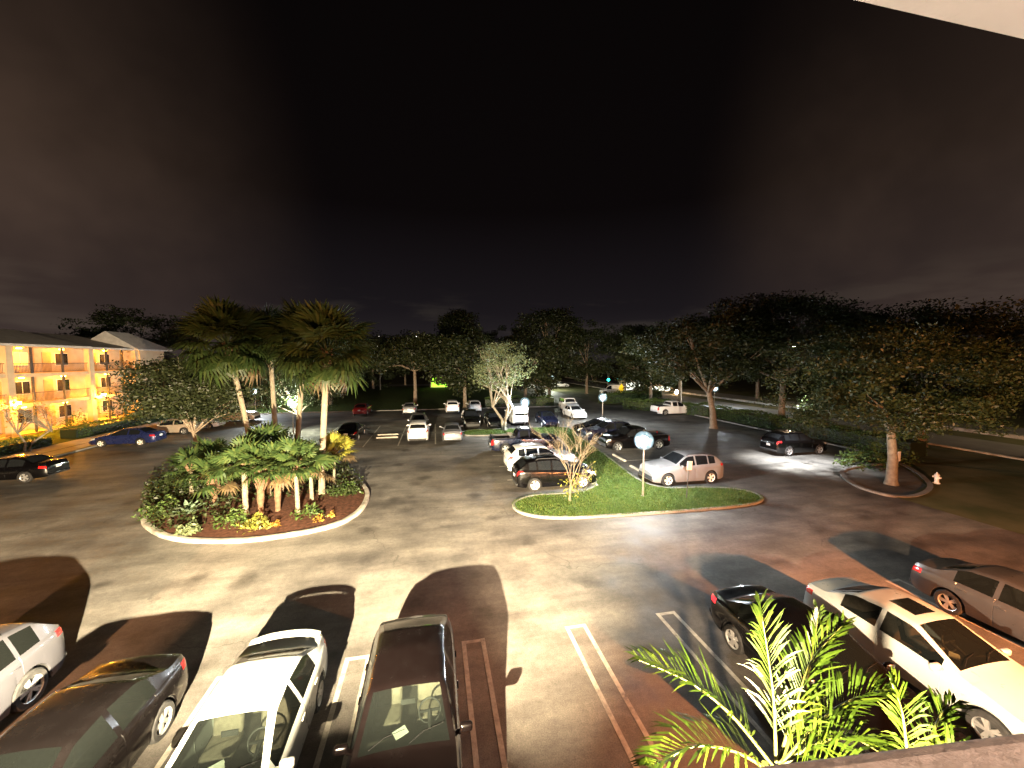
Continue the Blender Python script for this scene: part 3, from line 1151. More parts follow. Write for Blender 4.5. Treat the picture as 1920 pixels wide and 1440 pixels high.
# ------------------------------------------------------------------ the building the picture is taken from
home = thing('apartment_building', 'cream apartment building with balcony soffit and ledge at the picture edge', 'building', (0, -1.6, 0))
hb = MB()
hb.box((0, -4.1, 5.8), (60, 8, 11.6))
hb.build('wall', M['stucco_near'], home)
for z in (2.75, 5.55):
    q = MB()
    q.box((0, 1.0, z), (60, 2.0, .26))
    q.build('balcony_slab', M['stucco_near'], home)
q = MB()
q.box((0, 1.266, 8.36), (60, 2.532, .30))
q.build('soffit', M['soffit'], home)
q = MB()
q.rbox((1.9, 1.885, 6.448), (3.4, .24, .14), .03, 3, rz=rad(-5.0))
q.build('balcony_ledge', M['stucco_near'], home)
for x in (-22, -17, -12.7, -7.9, -2.75, 2.25, 7.3, 12.4, 17.5, 22):
    q = MB()
    q.box((x, 2.06, 2.72 if abs(x) < 9 else 4.05), (.34, .34, 5.4 if abs(x) < 9 else 8.1))
    q.build('column', M['stucco_near'], home)
for k, (kind, loc, aim, watts, colr, cone) in enumerate(FLOODS):
    lb = ['white floodlight on the building column above the dark hatchback', 'white floodlight on the building column beside the feathery palm',
          'orange sodium lamp on the building column at far left', 'orange sodium lamp on the building column above the white sedan with sunroof'][k]
    ft = thing('floodlight', lb, 'lamp', (loc[0], loc[1] - .30, loc[2]))
    q = MB()
    q.rbox((0, .07, 0), (.34, .16, .20), .02, 2)
    q.build('housing', M['metal_dark'], ft, True)
    q = MB()
    q.box((0, .16, 0), (.28, .012, .15))
    q.build('lens', emit_mat('flood_lens', colr, 6), ft)
    q = MB()
    br = .385 if kind == 'flood' else .28
    q.lathe([(.001, -.170), (br, -.170), (br, -.160), (.001, -.160)], 28, (0, .30, 0))
    q.build('added_baffle', M['metal_dark'], ft)  # unseen disc added to cut the beam's steep downward light
    if kind == 'flood':
        q = MB()
        q.lathe([(.001, .075), (.62, .075), (.62, .085), (.001, .085)], 36, (0, .30, 0))
        q.build('added_hood', M['metal_dark'], ft)  # unseen disc added to keep the beam off crowns and facade
    if k in (1, 2):
        q = MB()
        q.box((-.075 if k == 1 else .075, .60, -.165), (.012, .90, .47))
        q.build('added_side_shield', M['metal_dark'], ft)  # unseen plate added to stop the beam crossing to one side
    ld = bpy.data.lights.new('flood_beam', 'SPOT')
    ld.energy = watts
    ld.color = colr
    ld.spot_size = rad(cone)
    ld.spot_blend = .45
    ld.shadow_soft_size = .05
    lo = bpy.data.objects.new('flood_beam', ld)
    COL.objects.link(lo)
    lo.parent = ft
    lo.location = (0, .30, 0)
    lo.rotation_euler = (Vector(aim) - Vector(loc)).to_track_quat('-Z', 'Y').to_euler()
bl = thing('balcony_lamp', 'round wall lamp beside the balcony door', 'lamp', (1.4, -1.68, 7.25))
MB().lathe([(.001, 0), (.13, 0), (.13, .05), (.001, .05)], 16, (0, 0, 0), 'y').build('back_plate', M['metal_white'], bl, True)
MB().sphere((0, .13, 0), .11, 14, 10).build('globe', emit_mat('balcony_globe', (1.0, .78, .64), 650), bl, True)

# ------------------------------------------------------------------ three-storey building on the left
FX = -38.6
bld = thing('walkup_building', 'three-storey apartment building with orange-lit open walkways and grey roof', 'building', (FX, 30, 0))
y0, y1 = 0.0, 34.5      # local y (world y - 30)
q = MB()
q.box((-7.2, 17.25, 4.25), (11.0, 34.5, 8.5))
q.build('wall', M['stucco'], bld)
FZ = [.12, 2.98, 5.84]
for z in FZ:
    q = MB()
    q.box((-.86, 14.6, z - .10), (1.9, 29.2, .34 if z > 1 else .2))
    q.build('walkway_slab', M['stucco'], bld)
PIL = [1.0, 7.5, 13.95, 22.6, 29.5]
for yy in PIL:
    q = MB()
    q.box((-.05, yy, 4.3), (.5, .62, 8.6))
    q.build('pilaster', M['stucco'], bld)
POSTS = [4.2, 10.7, 16.1, 19.3, 24.9, 27.2]
for yy in POSTS:
    q = MB()
    q.box((.0, yy, 4.25), (.14, .14, 8.5))
    q.build('post', M['metal_dark'], bld)
for z in FZ[1:]:
    for a, b in zip(PIL, PIL[1:]):
        q = MB()
        q.box((.02, (a + b) / 2, z + 1.02), (.06, b - a - .62, .06))
        q.box((.02, (a + b) / 2, z + .17), (.04, b - a - .62, .04))
        nb = int((b - a) / .14)
        for k in range(nb):
            q.box((.02, a + .35 + k * (b - a - .7) / nb, z + .6), (.022, .022, .84))
        q.build('railing', M['metal_dark'], bld)
rl = random.Random(11)
for fi, z in enumerate(FZ):
    for a, b in zip(PIL, PIL[1:]):
        w = b - a
        nd = 2 if w > 7 else 1
        for k in range(nd):
            yc = a + w * (k + .5) / nd
            q = MB()
            q.box((-1.66, yc - .75, z + 1.12), (.08, .95, 2.1))
            d_ = q.build('door', M['door_paint'], bld)
            MB().sphere((-1.58, yc - .40, z + 1.05), .045, 8, 6).build('handle', M['chrome'], d_, True)
            q = MB()
            q.box((-1.68, yc + .9, z + 1.45), (.06, 1.5, 1.35))
            w_ = q.build('window', M['metal_white'], bld)
            q = MB()
            q.box((-1.635, yc + .53, z + 1.45), (.02, .66, 1.22))
            q.box((-1.635, yc + 1.27, z + 1.45), (.02, .66, 1.22))
            q.build('pane', M['curtain'] if rl.random() < .45 else M['pane_dark'], w_)
            q = MB()
            q.lathe([(.001, 0), (.16, 0), (.19, .06), (.19, .09)], 12, (-.9, yc, z + 2.42 if fi < 2 else z + 2.45))
            q.build('ceiling_lamp', M['walk_lamp'] if 'walk_lamp' in M else M.setdefault('walk_lamp', emit_mat('walkway_lamp', (1.0, .34, .010), 500)), bld)
q = MB()     # ceiling of the top walkway and hipped roof
q.box((-.8, 14.8, 8.52), (2.3, 29.8, .16))
q.build('eave', M['stucco'], bld)


def roof_shape(xa, xb, ya, yb, ze, zr, hip0, hip1, th=.2):
    xm = (xa + xb) / 2
    V = [(xa, ya, ze), (xb, ya, ze), (xb, yb, ze), (xa, yb, ze), (xm, ya + hip0, zr), (xm, yb - hip1, zr)]
    V += [(v[0], v[1], v[2] - th) for v in V[:4]]
    return V, [(0, 1, 4), (1, 2, 5, 4), (2, 3, 5), (3, 0, 4, 5), (0, 6, 7, 1), (1, 7, 8, 2), (2, 8, 9, 3), (3, 9, 6, 0), (9, 8, 7, 6)]


MB().add(*roof_shape(-13.2, .55, -1, 22.3, 8.72, 10.5, 0, 0)).build('roof', M['roof'], bld)
MB().add(*roof_shape(-13.2, .45, 22.31, 29.2, 8.66, 10.35, 0, 0)).build('roof', M['roof'], bld)
q = MB()      # stair tower with its own pitched roof at the far end
q.box((-2.4, 32.0, 4.3), (5.6, 4.6, 8.6))
q.build('stair_tower', M['stucco'], bld)
MB().add(*roof_shape(-6.0, .9, 28.6, 35.4, 8.64, 10.9, 0, 3.0)).build('roof', M['roof'], bld)

SOD = emit_mat('sodium_globe', (1.0, .38, .02), 4600)
for yy, lb in ((14.0, 'bright orange wall lamp on the pilaster of the walk-up, nearer one'), (23.4, 'bright orange wall lamp on the walk-up, farther one under the oak')):
    wl = thing('wall_lamp', lb, 'lamp', (FX + .24, 30 + yy, 3.2))
    MB().box((.05, 0, 0), (.1, .14, .2)).box((.18, 0, .12), (.26, .04, .04)).build('bracket', M['metal_dark'], wl)
    MB().sphere((.34, 0, 0), .14, 12, 8).build('globe', SOD, wl, True)
    MB().lathe([(.001, .2), (.10, .17), (.17, .10), (.17, .08)], 12, (.34, 0, 0)).build('cap', M['metal_dark'], wl, True)
# ------------------------------------------------------------------ cars in place
# near row, noses to the building
make_car('sedan', 'sedan', 'white', 'white sedan with a rear spoiler beside the dark hatchback', -3.28, 6.80, -90, True, extras=('spoiler', 'papers'), seat='seat_tan')
make_car('hatchback', 'hatch', 'brown', 'dark brown hatchback with a clear windshield, parked between double stripes', -.54, 6.93, -90, True, extras=('papers',), seat='seat_tan')
make_car('sedan', 'sedan', 'charcoal', 'charcoal sedan in the bay left of the white spoiler sedan', -6.05, 6.75, -91, True)
make_car('crossover', 'suv', 'slate', 'silver crossover at the left picture edge, its rear corner catching light', -9.2, 8.05, -90, True, cat='SUV')
make_car('sedan', 'sedan', 'black', 'black sedan with a glowing red tail lamp behind the palm', 8.0, 6.45, -90, True, lit_tail=True)
make_car('sedan', 'sedan_sun', 'white', 'white sedan with a sunroof at the lower right', 10.85, 6.25, -90, True, extras=('papers',), seat='seat_tan')
make_car('sedan', 'sedan', 'graphite', 'dark grey sedan in shade at the right edge, beyond an empty bay', 15.1, 6.5, -90, True)
# left of the centre spine
make_car('offroader', 'suv', 'black', 'black off-road car with pale wheels nosed to the grass island', 6.65, 20.85, 0, rim='rim_steel', cat='SUV')
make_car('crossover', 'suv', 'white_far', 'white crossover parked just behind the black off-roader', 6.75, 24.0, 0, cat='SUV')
make_car('pickup_truck', 'pickup', 'navy', 'navy pickup with a pale roof glow behind the white crossover', 7.0, 29.6, 0, extras=('bedbox',), cat='pickup')
# right of the spine
make_car('crossover', 'suv', 'silver_pale', 'silver hatchback crossover with its nose to the grass under the lamp', 14.35, 20.15, 180, rim='rim_steel', cat='SUV')
make_car('pickup_truck', 'pickup', 'black', 'black pickup right of the grass spine, tail toward the lane', 15.9, 28.5, 180, cat='pickup')
make_car('crossover', 'suv', 'navy', 'dark blue crossover beyond the black pickup', 15.2, 31.9, 180, cat='SUV')
make_car('sedan', 'sedan', 'charcoal', 'charcoal sedan beyond the dark blue crossover by the spine', 15.6, 35.0, 180)
# middle rows
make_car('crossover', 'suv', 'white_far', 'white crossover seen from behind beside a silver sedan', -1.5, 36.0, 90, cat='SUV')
make_car('sedan', 'sedan', 'silver', 'silver sedan seen from behind, next to the grass strip', 1.45, 35.4, 90)
make_car('hatchback', 'hatch', 'silver', 'silver hatchback facing the camera behind the white crossover', -1.75, 41.4, -90)
make_car('crossover', 'suv', 'black', 'black crossover facing the camera left of the pale tree', 3.8, 41.7, -90, cat='SUV')
make_car('sedan', 'sedan', 'black', 'black sedan facing the camera right behind the pale tree trunk', 6.3, 41.5, -90)
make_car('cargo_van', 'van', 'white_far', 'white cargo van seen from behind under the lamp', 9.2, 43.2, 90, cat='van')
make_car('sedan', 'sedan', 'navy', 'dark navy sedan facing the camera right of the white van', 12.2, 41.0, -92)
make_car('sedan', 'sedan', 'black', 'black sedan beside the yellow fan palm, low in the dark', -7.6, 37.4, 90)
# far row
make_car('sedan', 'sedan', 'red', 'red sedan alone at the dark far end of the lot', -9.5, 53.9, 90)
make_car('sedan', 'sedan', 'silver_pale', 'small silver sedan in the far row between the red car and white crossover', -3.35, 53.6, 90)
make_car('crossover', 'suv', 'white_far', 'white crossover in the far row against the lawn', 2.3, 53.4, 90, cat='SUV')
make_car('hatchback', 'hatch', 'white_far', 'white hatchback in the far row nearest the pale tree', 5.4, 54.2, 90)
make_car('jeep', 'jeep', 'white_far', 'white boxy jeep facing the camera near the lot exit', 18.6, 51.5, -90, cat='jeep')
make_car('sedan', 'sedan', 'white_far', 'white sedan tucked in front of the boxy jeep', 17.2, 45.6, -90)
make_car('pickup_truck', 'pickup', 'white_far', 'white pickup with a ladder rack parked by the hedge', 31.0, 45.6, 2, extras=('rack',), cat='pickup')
make_car('offroader', 'suv', 'black', 'large black SUV parked nose to the hedge at right', 27.3, 24.6, 0, cat='SUV')
# left rows
make_car('sedan', 'sedan', 'blue', 'blue sedan with pale wheel covers facing the orange walkway', -25.6, 38.2, 180, rim='rim_steel')
make_car('sedan', 'sedan', 'beige', 'light sedan lit orange behind the blue sedan', -25.2, 43.2, 180)
make_car('sedan', 'sedan', 'black', 'black sedan cut off by the left picture edge', -25.0, 28.2, 180)
make_car('hatchback', 'hatch', 'white_far', 'white hatchback behind the oak trunk on the left', -24.6, 46.0, 0)
make_car('crossover', 'suv', 'beige', 'dark-glazed beige crossover lit from the left, beyond the leaning palm', -23.0, 50.4, 0, cat='SUV')
# far street traffic
make_car('cargo_van', 'van', 'white_far', 'white van standing on the bright street behind the trees', 36.3, 74.0, 170, cat='van')
make_car('crossover', 'suv', 'white_far', 'white car standing behind the hedge left of the big tree', 41.0, 72.0, 170, cat='SUV')

# ------------------------------------------------------------------ trees
def leaves(centers, size, rng, up=.3, asp=2.2):
    n = len(centers)
    a = rng.normal(0, 1, (n, 3))
    a /= np.linalg.norm(a, axis=1)[:, None]
    b = rng.normal(0, 1, (n, 3))
    b[:, 2] *= up
    b -= a * np.sum(a * b, 1)[:, None]
    b /= np.linalg.norm(b, axis=1)[:, None] + 1e-9
    s = size * rng.uniform(.6, 1.4, n)[:, None]
    a = a * s * .5 / asp
    b = b * s * .5
    return np.stack([centers - b, centers + a - b * .1, centers + b, centers - a - b * .1], 1).reshape(-1, 3)


def crown_points(rng, radii, nclump, per, spread, lower=-.55):
    """clumps spread through an ellipsoid, thinner inside"""
    C = []
    while len(C) < nclump:
        v = rng.normal(0, 1, 3)
        v /= np.linalg.norm(v)
        r = rng.uniform(.45, 1.0) ** .6
        if v[2] * r < lower:
            continue
        lump = 1 + .22 * math.sin(3 * v[0] + 5 * v[1] + rng.uniform(-.6, .6))
        C.append(v * r * lump)
    C = np.array(C) * np.array(radii)
    pts = []
    for c in C:
        k = int(per * rng.uniform(.5, 1.5))
        p = np.clip(rng.normal(0, 1, (k, 3)), -1.5, 1.5) * np.array([1, 1, .6]) * spread * rng.uniform(.6, 1.3)
        pts.append(c + p)
    return C, np.concatenate(pts)


def tree(name, label, loc, trunk_h, tr, cz, radii, nclump, per, spread, size, leafm, barkm, seed, lean=(0, 0), off=(0, 0), nlimb=9, cat='tree', multi=1, group=None, lower=-.55):
    t = thing(name, label, cat, loc, 0, group)
    rng = np.random.default_rng(seed)
    rr = random.Random(seed)
    C, pts = crown_points(rng, radii, nclump, per, spread, lower)
    base = np.array([off[0], off[1], cz])
    tb = MB()
    for mtr in range(multi):
        a0 = rr.uniform(0, 6.28)
        dx, dy = (0, 0) if multi == 1 else (math.cos(a0) * .16, math.sin(a0) * .16)
        top = Vector((lean[0] + dx * 7, lean[1] + dy * 7, trunk_h))
        k1 = Vector((dx + lean[0] * .3 + rr.uniform(-.1, .1), dy + lean[1] * .3, trunk_h * .45))
        P = [Vector((dx, dy, -.1)), Vector((dx, dy, .25)), k1, top]
        tb.tube(P, [tr * 1.5, tr * 1.1, tr * .9, tr * .75], 10)
        idx = rr.sample(range(len(C)), min(nlimb, len(C)))
        for i in idx:
            e = Vector(C[i] + base)
            mid = top.lerp(e, .5) + Vector((rr.uniform(-.3, .3), rr.uniform(-.3, .3), rr.uniform(.1, .5)))
            tb.tube([top - Vector((0, 0, .2)), mid, e], [tr * .5, tr * .30, tr * .08], 6, False)
            for j in range(2):
                e2 = e + Vector((rr.uniform(-1, 1), rr.uniform(-1, 1), rr.uniform(-.2, .8))) * spread * 1.6
                tb.tube([mid, e2], [tr * .2, tr * .05], 5, False)
    tb.build('trunk', barkm, t, True, 60)
    np_mesh('crown', leaves(pts + base, size, rng), 4, leafm, t)
    return t


# big oaks on the right
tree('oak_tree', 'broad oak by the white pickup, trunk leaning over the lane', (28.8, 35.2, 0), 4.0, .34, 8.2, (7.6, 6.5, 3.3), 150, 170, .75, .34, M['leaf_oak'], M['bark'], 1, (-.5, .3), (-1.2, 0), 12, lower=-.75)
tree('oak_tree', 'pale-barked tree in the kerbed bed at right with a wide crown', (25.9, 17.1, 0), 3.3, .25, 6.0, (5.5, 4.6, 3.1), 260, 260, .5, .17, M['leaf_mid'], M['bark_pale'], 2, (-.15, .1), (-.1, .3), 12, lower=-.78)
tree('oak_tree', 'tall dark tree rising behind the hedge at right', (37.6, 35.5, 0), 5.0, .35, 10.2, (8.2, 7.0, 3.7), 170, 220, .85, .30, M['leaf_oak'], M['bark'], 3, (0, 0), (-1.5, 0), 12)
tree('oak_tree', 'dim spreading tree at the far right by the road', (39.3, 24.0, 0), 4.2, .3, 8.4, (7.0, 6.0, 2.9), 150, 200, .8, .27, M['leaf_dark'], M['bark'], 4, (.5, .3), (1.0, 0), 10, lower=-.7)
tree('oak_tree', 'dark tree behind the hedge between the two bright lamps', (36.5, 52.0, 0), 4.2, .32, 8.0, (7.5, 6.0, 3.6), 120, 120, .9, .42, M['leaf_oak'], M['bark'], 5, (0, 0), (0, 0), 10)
# small trees by the lamps
tree('pale_tree', 'small pale-barked tree lit white beside the van', (6.9, 38.2, 0), 2.6, .15, 6.3, (2.7, 2.5, 2.7), 90, 70, .42, .19, M['leaf_pale'], M['bark_pale'], 6, (-.1, 0), (-.3, 0), 5, multi=3)
tree('oak_tree', 'bushy tree glowing yellow-green around the left lamp', (-13.6, 42.3, 0), 1.8, .16, 3.9, (3.6, 2.6, 2.4), 110, 110, .5, .19, M['leaf_mid'], M['bark'], 7, (0, 0), (0, 0), 10)
tree('oak_tree', 'rounded dark oak at the left of the palm island', (-14.6, 27.2, .2), 2.6, .15, 5.2, (2.9, 2.6, 2.0), 170, 200, .45, .17, M['leaf_dark'], M['bark'], 8, (-.2, 0), (.1, 0), 7, lower=-.85)
tree('ornamental_tree', 'small sparse tree lit orange before the walk-up building', (-31.2, 36.4, 0), 1.6, .07, 3.1, (1.7, 1.5, 1.2), 26, 20, .35, .15, M['leaf_croton'], M['bark_pale'], 9, (.2, .2), (.1, 0), 12, multi=2)
# background row
BG = [
    ('wide dark tree on the lawn before the green glow', 778, 742, 62, 5.6, 8.2, (7.0, 5, 3.0), 'leaf_oak'),
    ('dark tree on the lawn just left of the pale tree', 872, 745, 58, 5.2, 8.0, (5.2, 5, 3.3), 'leaf_oak'),
    ('tall lone tree standing above the skyline left of centre', 862, 735, 88, 9, 15.2, (4.2, 4, 3.6), 'leaf_dark'),
    ('large rounded tree crowning the skyline at centre', 1030, 735, 74, 7, 12.0, (6.8, 6, 5.2), 'leaf_oak'),
    ('dark tree between the van and the white jeep', 985, 735, 66, 5, 7.6, (5.6, 5, 3.8), 'leaf_oak'),
    ('dark tree behind the white jeep', 1100, 735, 82, 6, 10.2, (7.2, 6, 4.6), 'leaf_dark'),
    ('dark tree behind the yellow street sign', 1195, 735, 84, 6, 10.0, (7.0, 6, 4.6), 'leaf_dark'),
    ('feathery tree over the street left of the big oak', 1220, 740, 66, 5, 7.9, (5.0, 4.5, 3.2), 'leaf_oak'),
    ('black tree mass edge beside the fan palms', 700, 735, 96, 6, 9.6, (8.5, 7, 5.5), 'leaf_dark'),
    ('black tree low on the skyline below the cloud', 760, 730, 110, 5, 9.2, (9.5, 7, 5.0), 'leaf_dark'),
    ('black tree low on the skyline right of the cloud', 930, 730, 104, 5, 10.5, (8.0, 7, 4.8), 'leaf_dark'),
    ('dark tree behind the roof of the walk-up', 265, 740, 70, 8, 13.0, (8.4, 6, 4.0), 'leaf_dark'),
    ('dark tree behind the orange walk-up corner and palms', 620, 745, 62, 5, 7.6, (6.2, 5, 4.4), 'leaf_dark'),
    ('dark tree filling the gap behind the left lamp', 500, 745, 66, 5, 8.4, (7.2, 5, 4.6), 'leaf_dark'),
    ('dark tree above the street lamp on the right', 1420, 740, 72, 7, 11.0, (8.5, 6, 5.0), 'leaf_dark'),
    ('dim tree beyond the road at the right edge', 1800, 740, 78, 6, 10.0, (11.0, 8, 5.5), 'leaf_dark'),
    ('dim tree beyond the road behind the kerbed tree', 1620, 740, 80, 6, 11.0, (10.5, 8, 6.0), 'leaf_dark'),
    ('dim tree running off the right edge across the road', 1990, 740, 70, 6, 9.0, (9.0, 8, 5.0), 'leaf_dark'),
]
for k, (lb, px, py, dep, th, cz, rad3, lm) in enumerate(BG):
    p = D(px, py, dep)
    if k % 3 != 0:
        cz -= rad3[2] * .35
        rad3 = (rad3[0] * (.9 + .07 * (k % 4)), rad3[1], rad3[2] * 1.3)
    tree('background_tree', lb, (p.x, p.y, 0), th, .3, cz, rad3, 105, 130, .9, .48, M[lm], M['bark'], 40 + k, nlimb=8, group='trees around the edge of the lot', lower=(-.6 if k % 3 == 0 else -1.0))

# bare sapling in the centre island
t = thing('bare_sapling', 'nearly leafless sapling with pale branches at the front of the grass island', 'tree', (6.62, 18.1, .07))
rr = random.Random(21)
tb = MB()
tips = []
tb.tube([(0, 0, -.05), (.03, 0, .5), (.08, 0, 1.1)], [.075, .055, .05], 8)


def twig(p, d, L, r, depth):
    q = p + d * L
    m_ = p.lerp(q, .5) + Vector((rr.uniform(-.05, .05), rr.uniform(-.05, .05), rr.uniform(0, .05))) * L * 1.5
    tb.tube([p, m_, q], [r, r * .8, r * .55], 5, False)
    if depth == 0:
        tips.append(q)
        return
    for k in range(3):
        nd = (d + Vector((rr.uniform(-.7, .7), rr.uniform(-.7, .7), rr.uniform(-.15, .6)))).normalized()
        twig(m_.lerp(q, rr.uniform(.1, 1)), nd, L * rr.uniform(.55, .85), r * .55, depth - 1)


for k in range(6):
    a = k * 1.05 + rr.uniform(-.3, .3)
    d0 = Vector((math.cos(a) * .42, math.sin(a) * .42, 1)).normalized()
    twig(Vector((.06, 0, rr.uniform(.5, 1.1))), d0, rr.uniform(1.25, 1.75), .024, 3)
for k in range(3):
    twig(Vector((.06, 0, .75)), Vector((.9, rr.uniform(-.5, .5), .45)).normalized(), .8, .022, 2)
tb.build('branches', M['twig'], t, True, 60)
rng = np.random.default_rng(8)
lp = np.concatenate([np.array([tuple(p) for p in tips if p.z < 1.9][:60]) + rng.normal(0, .06, (min(60, len([p for p in tips if p.z < 1.9])), 3)),
                     rng.normal(0, 1, (170, 3)) * np.array([.32, .28, .28]) + np.array([.15, 0, .65]),
                     rng.normal(0, 1, (70, 3)) * np.array([.25, .2, .14]) + np.array([.75, 0, 1.15])])
np_mesh('foliage', leaves(lp, .13, rng), 4, M['leaf_yellow'], t)

# ------------------------------------------------------------------ palms
def fan_leaf(R, pet, seg, droop, seed):
    """fan leaf along +x, base at the origin: petiole and pleated, split blade"""
    r = random.Random(seed)
    b = MB()
    b.tube([(0, 0, 0), (pet * .5, 0, .05 * pet), (pet, 0, 0)], [.026, .018, .012], 4, False)
    V, F = [], []
    c = Vector((pet, 0, 0))
    for k in range(seg):
        a = rad(-125 + 250 * (k + .5) / seg)
        L = R * (1 - .25 * (abs(a) / 2.2) ** 2) * r.uniform(.9, 1.08)
        da = rad(250 / seg) * .56
        zz = .05 * (1 if k % 2 else -1)
        d = Vector((math.cos(a), math.sin(a), 0))
        s = Vector((-math.sin(a), math.cos(a), 0))
        n0 = len(V)
        mid = c + d * L * .55 + Vector((0, 0, zz * R * .5 - droop * .12 * L))
        w = L * .55 * math.tan(da)
        tip = c + d * L * .97 + Vector((r.uniform(-.03, .03), r.uniform(-.03, .03), -droop * L * r.uniform(.35, .7)))
        V += [c, mid - s * w, mid + s * w + Vector((0, 0, .02)), tip]
        F += [(n0, n0 + 1, n0 + 2), (n0 + 1, n0 + 3, n0 + 2)]
    b.add(V, F)
    return b.mesh('frond')


FAN = [fan_leaf(.95, 1.15, 22, d, 60 + k) for k, d in enumerate((.35, .6, .9))]
FAN_S = [fan_leaf(.62, .62, 18, d, 80 + k) for k, d in enumerate((.25, .5, .8))]


def palm(name, label, base, top, r0, n, fans, mat, seed, dead=3, scale=1.0, boots=False, lo=-55, hi=82):
    t = thing(name, label, 'palm tree', base)
    rr = random.Random(seed)
    rel = Vector(top) - Vector(base)
    P, Rr = [], []
    for k in range(9):
        u = k / 8
        P.append(Vector((rel.x * u ** 1.3, rel.y * u ** 1.3, -.1 + (rel.z + .1) * u)))
        Rr.append(r0 * (1.18 if k == 0 else (1 - .12 * u)) * (1 + (.35 if boots and u > .35 else 0)) * rr.uniform(.95, 1.05))
    MB().tube(P, Rr, 12).build('trunk', M['boot'] if boots else M['palm_bark'], t, True, 60)
    if boots or dead:
        q = MB()
        for k in range(26 if boots else 20):
            u = rr.uniform(.45 if boots else .90, 1.0)
            a = rr.uniform(0, 6.28)
            c = Vector((rel.x * u ** 1.3, rel.y * u ** 1.3, rel.z * u))
            o = Vector((math.cos(a), math.sin(a), 0))
            q.tube([c + o * r0 * .9, c + o * (r0 + .10) + Vector((0, 0, .22)), c + o * (r0 + .16) + Vector((0, 0, .36))], [.05, .035, .015], 4, False)
        q.build('leaf_bases', M['boot'], t)
    for k in range(n):
        el = rad(lo + (hi - lo) * ((k + .5) / n) ** .85 + rr.uniform(-8, 8))
        az = k * 2.39996 + rr.uniform(-.25, .25)
        isd = k < dead
        fm = fans[2 if el < .1 else (1 if el < .8 else 0)]
        o = obj('frond', fm, M['fan_dead'] if isd else mat, t)
        o.location = rel + Vector((0, 0, rr.uniform(-.12, .1)))
        o.rotation_mode = 'XYZ'
        o.rotation_euler = (rr.uniform(-.5, .5), -el, az)
        s = scale * rr.uniform(.85, 1.12)
        o.scale = (s, s, s)
    return t


def tallpalm(lb, bpx, bpy_, tpx, tpy, seed, n=44, sc=1.0):
    b = G(bpx, bpy_, .15)
    dep = (b - Vector((0, 0, 0))).dot(Vector((math.sin(-YAW), math.cos(-YAW), 0)))
    tp = D(tpx, tpy, dep)
    return palm('fan_palm', lb, b, tp, .155, n, FAN, M['fan'], seed, 2, sc)


tallpalm('tall fan palm with a trunk leaning left, leftmost of the tall palms', 480, 892, 426, 648, 31, 76, 1.34)
tallpalm('tall fan palm standing by the left lamp, middle of the tall palms', 556, 890, 572, 642, 32, 70, 1.27)
tallpalm('tall fan palm with a pale straight trunk at the right of the island', 603, 930, 614, 660, 33, 70, 1.27)
tallpalm('tall fan palm behind the other palms, its crown in the middle of them', 520, 868, 505, 640, 34, 56, 1.15)
SHORT = [
    ('short fan palm with a pale smooth trunk, left of the two shaggy ones', 461, 966, 458, 872, .15, False, 24, 'fan_low', 1.0),
    ('short fan palm with a shaggy brown trunk, left of the pair', 489, 966, 489, 882, .14, True, 22, 'fan_low', .95),
    ('short fan palm with a shaggy brown trunk, right of the pair', 521, 960, 521, 876, .14, True, 22, 'fan_low', .95),
    ('short fan palm with a pale curved trunk, right of the shaggy pair', 559, 962, 554, 874, .12, False, 24, 'fan_low', 1.0),
    ('stubby fan palm with a cream trunk at the left of the island', 360, 928, 358, 880, .13, False, 18, 'fan_low', .9),
    ('low yellow-green fan palm among shrubs at the island front left', 404, 950, 398, 898, .12, True, 20, 'fan_low', .85),
    ('small yellow fan palm at the right rear of the palm island', 626, 903, 628, 850, .09, False, 18, 'fan_yellow', .85),
    ('dark low fan palm behind the short ones, centre of the island', 505, 935, 500, 850, .14, False, 24, 'fan_low', 1.05),
    ('low fan palm behind the stubby one under the oak', 395, 905, 395, 862, .12, False, 18, 'fan_low', .95),
    ('low dark fan palm in front of the straight tall trunk', 585, 940, 582, 880, .12, False, 18, 'fan_low', .85),
]
for k, (lb, bx, by, tx, ty, r0, bo, n, mt, sc) in enumerate(SHORT):
    b = G(bx, by, .2)
    dep = b.dot(Vector((math.sin(-YAW), math.cos(-YAW), 0)))
    palm('short_fan_palm', lb, b, D(tx, ty, dep), r0 * .8, n, FAN_S, M[mt], 70 + k, 1, sc * 1.3, bo, -20, 80)


# undergrowth of the palm island
def bush(name, label, c, radii, n, size, mat, seed, cat='shrub', group=None):
    rng = np.random.default_rng(seed)
    v = rng.normal(0, 1, (n, 3))
    v /= np.linalg.norm(v, axis=1)[:, None]
    v[:, 2] = np.abs(v[:, 2])
    v *= (rng.uniform(.25, 1, n) ** .5)[:, None] * (1 + .25 * np.sin(4 * v[:, :1] + 3 * v[:, 1:2]))
    o = np_mesh(name, leaves(v * np.array(radii), size, rng), 4, mat)
    o.location = c
    return tag(o, label, cat, group)


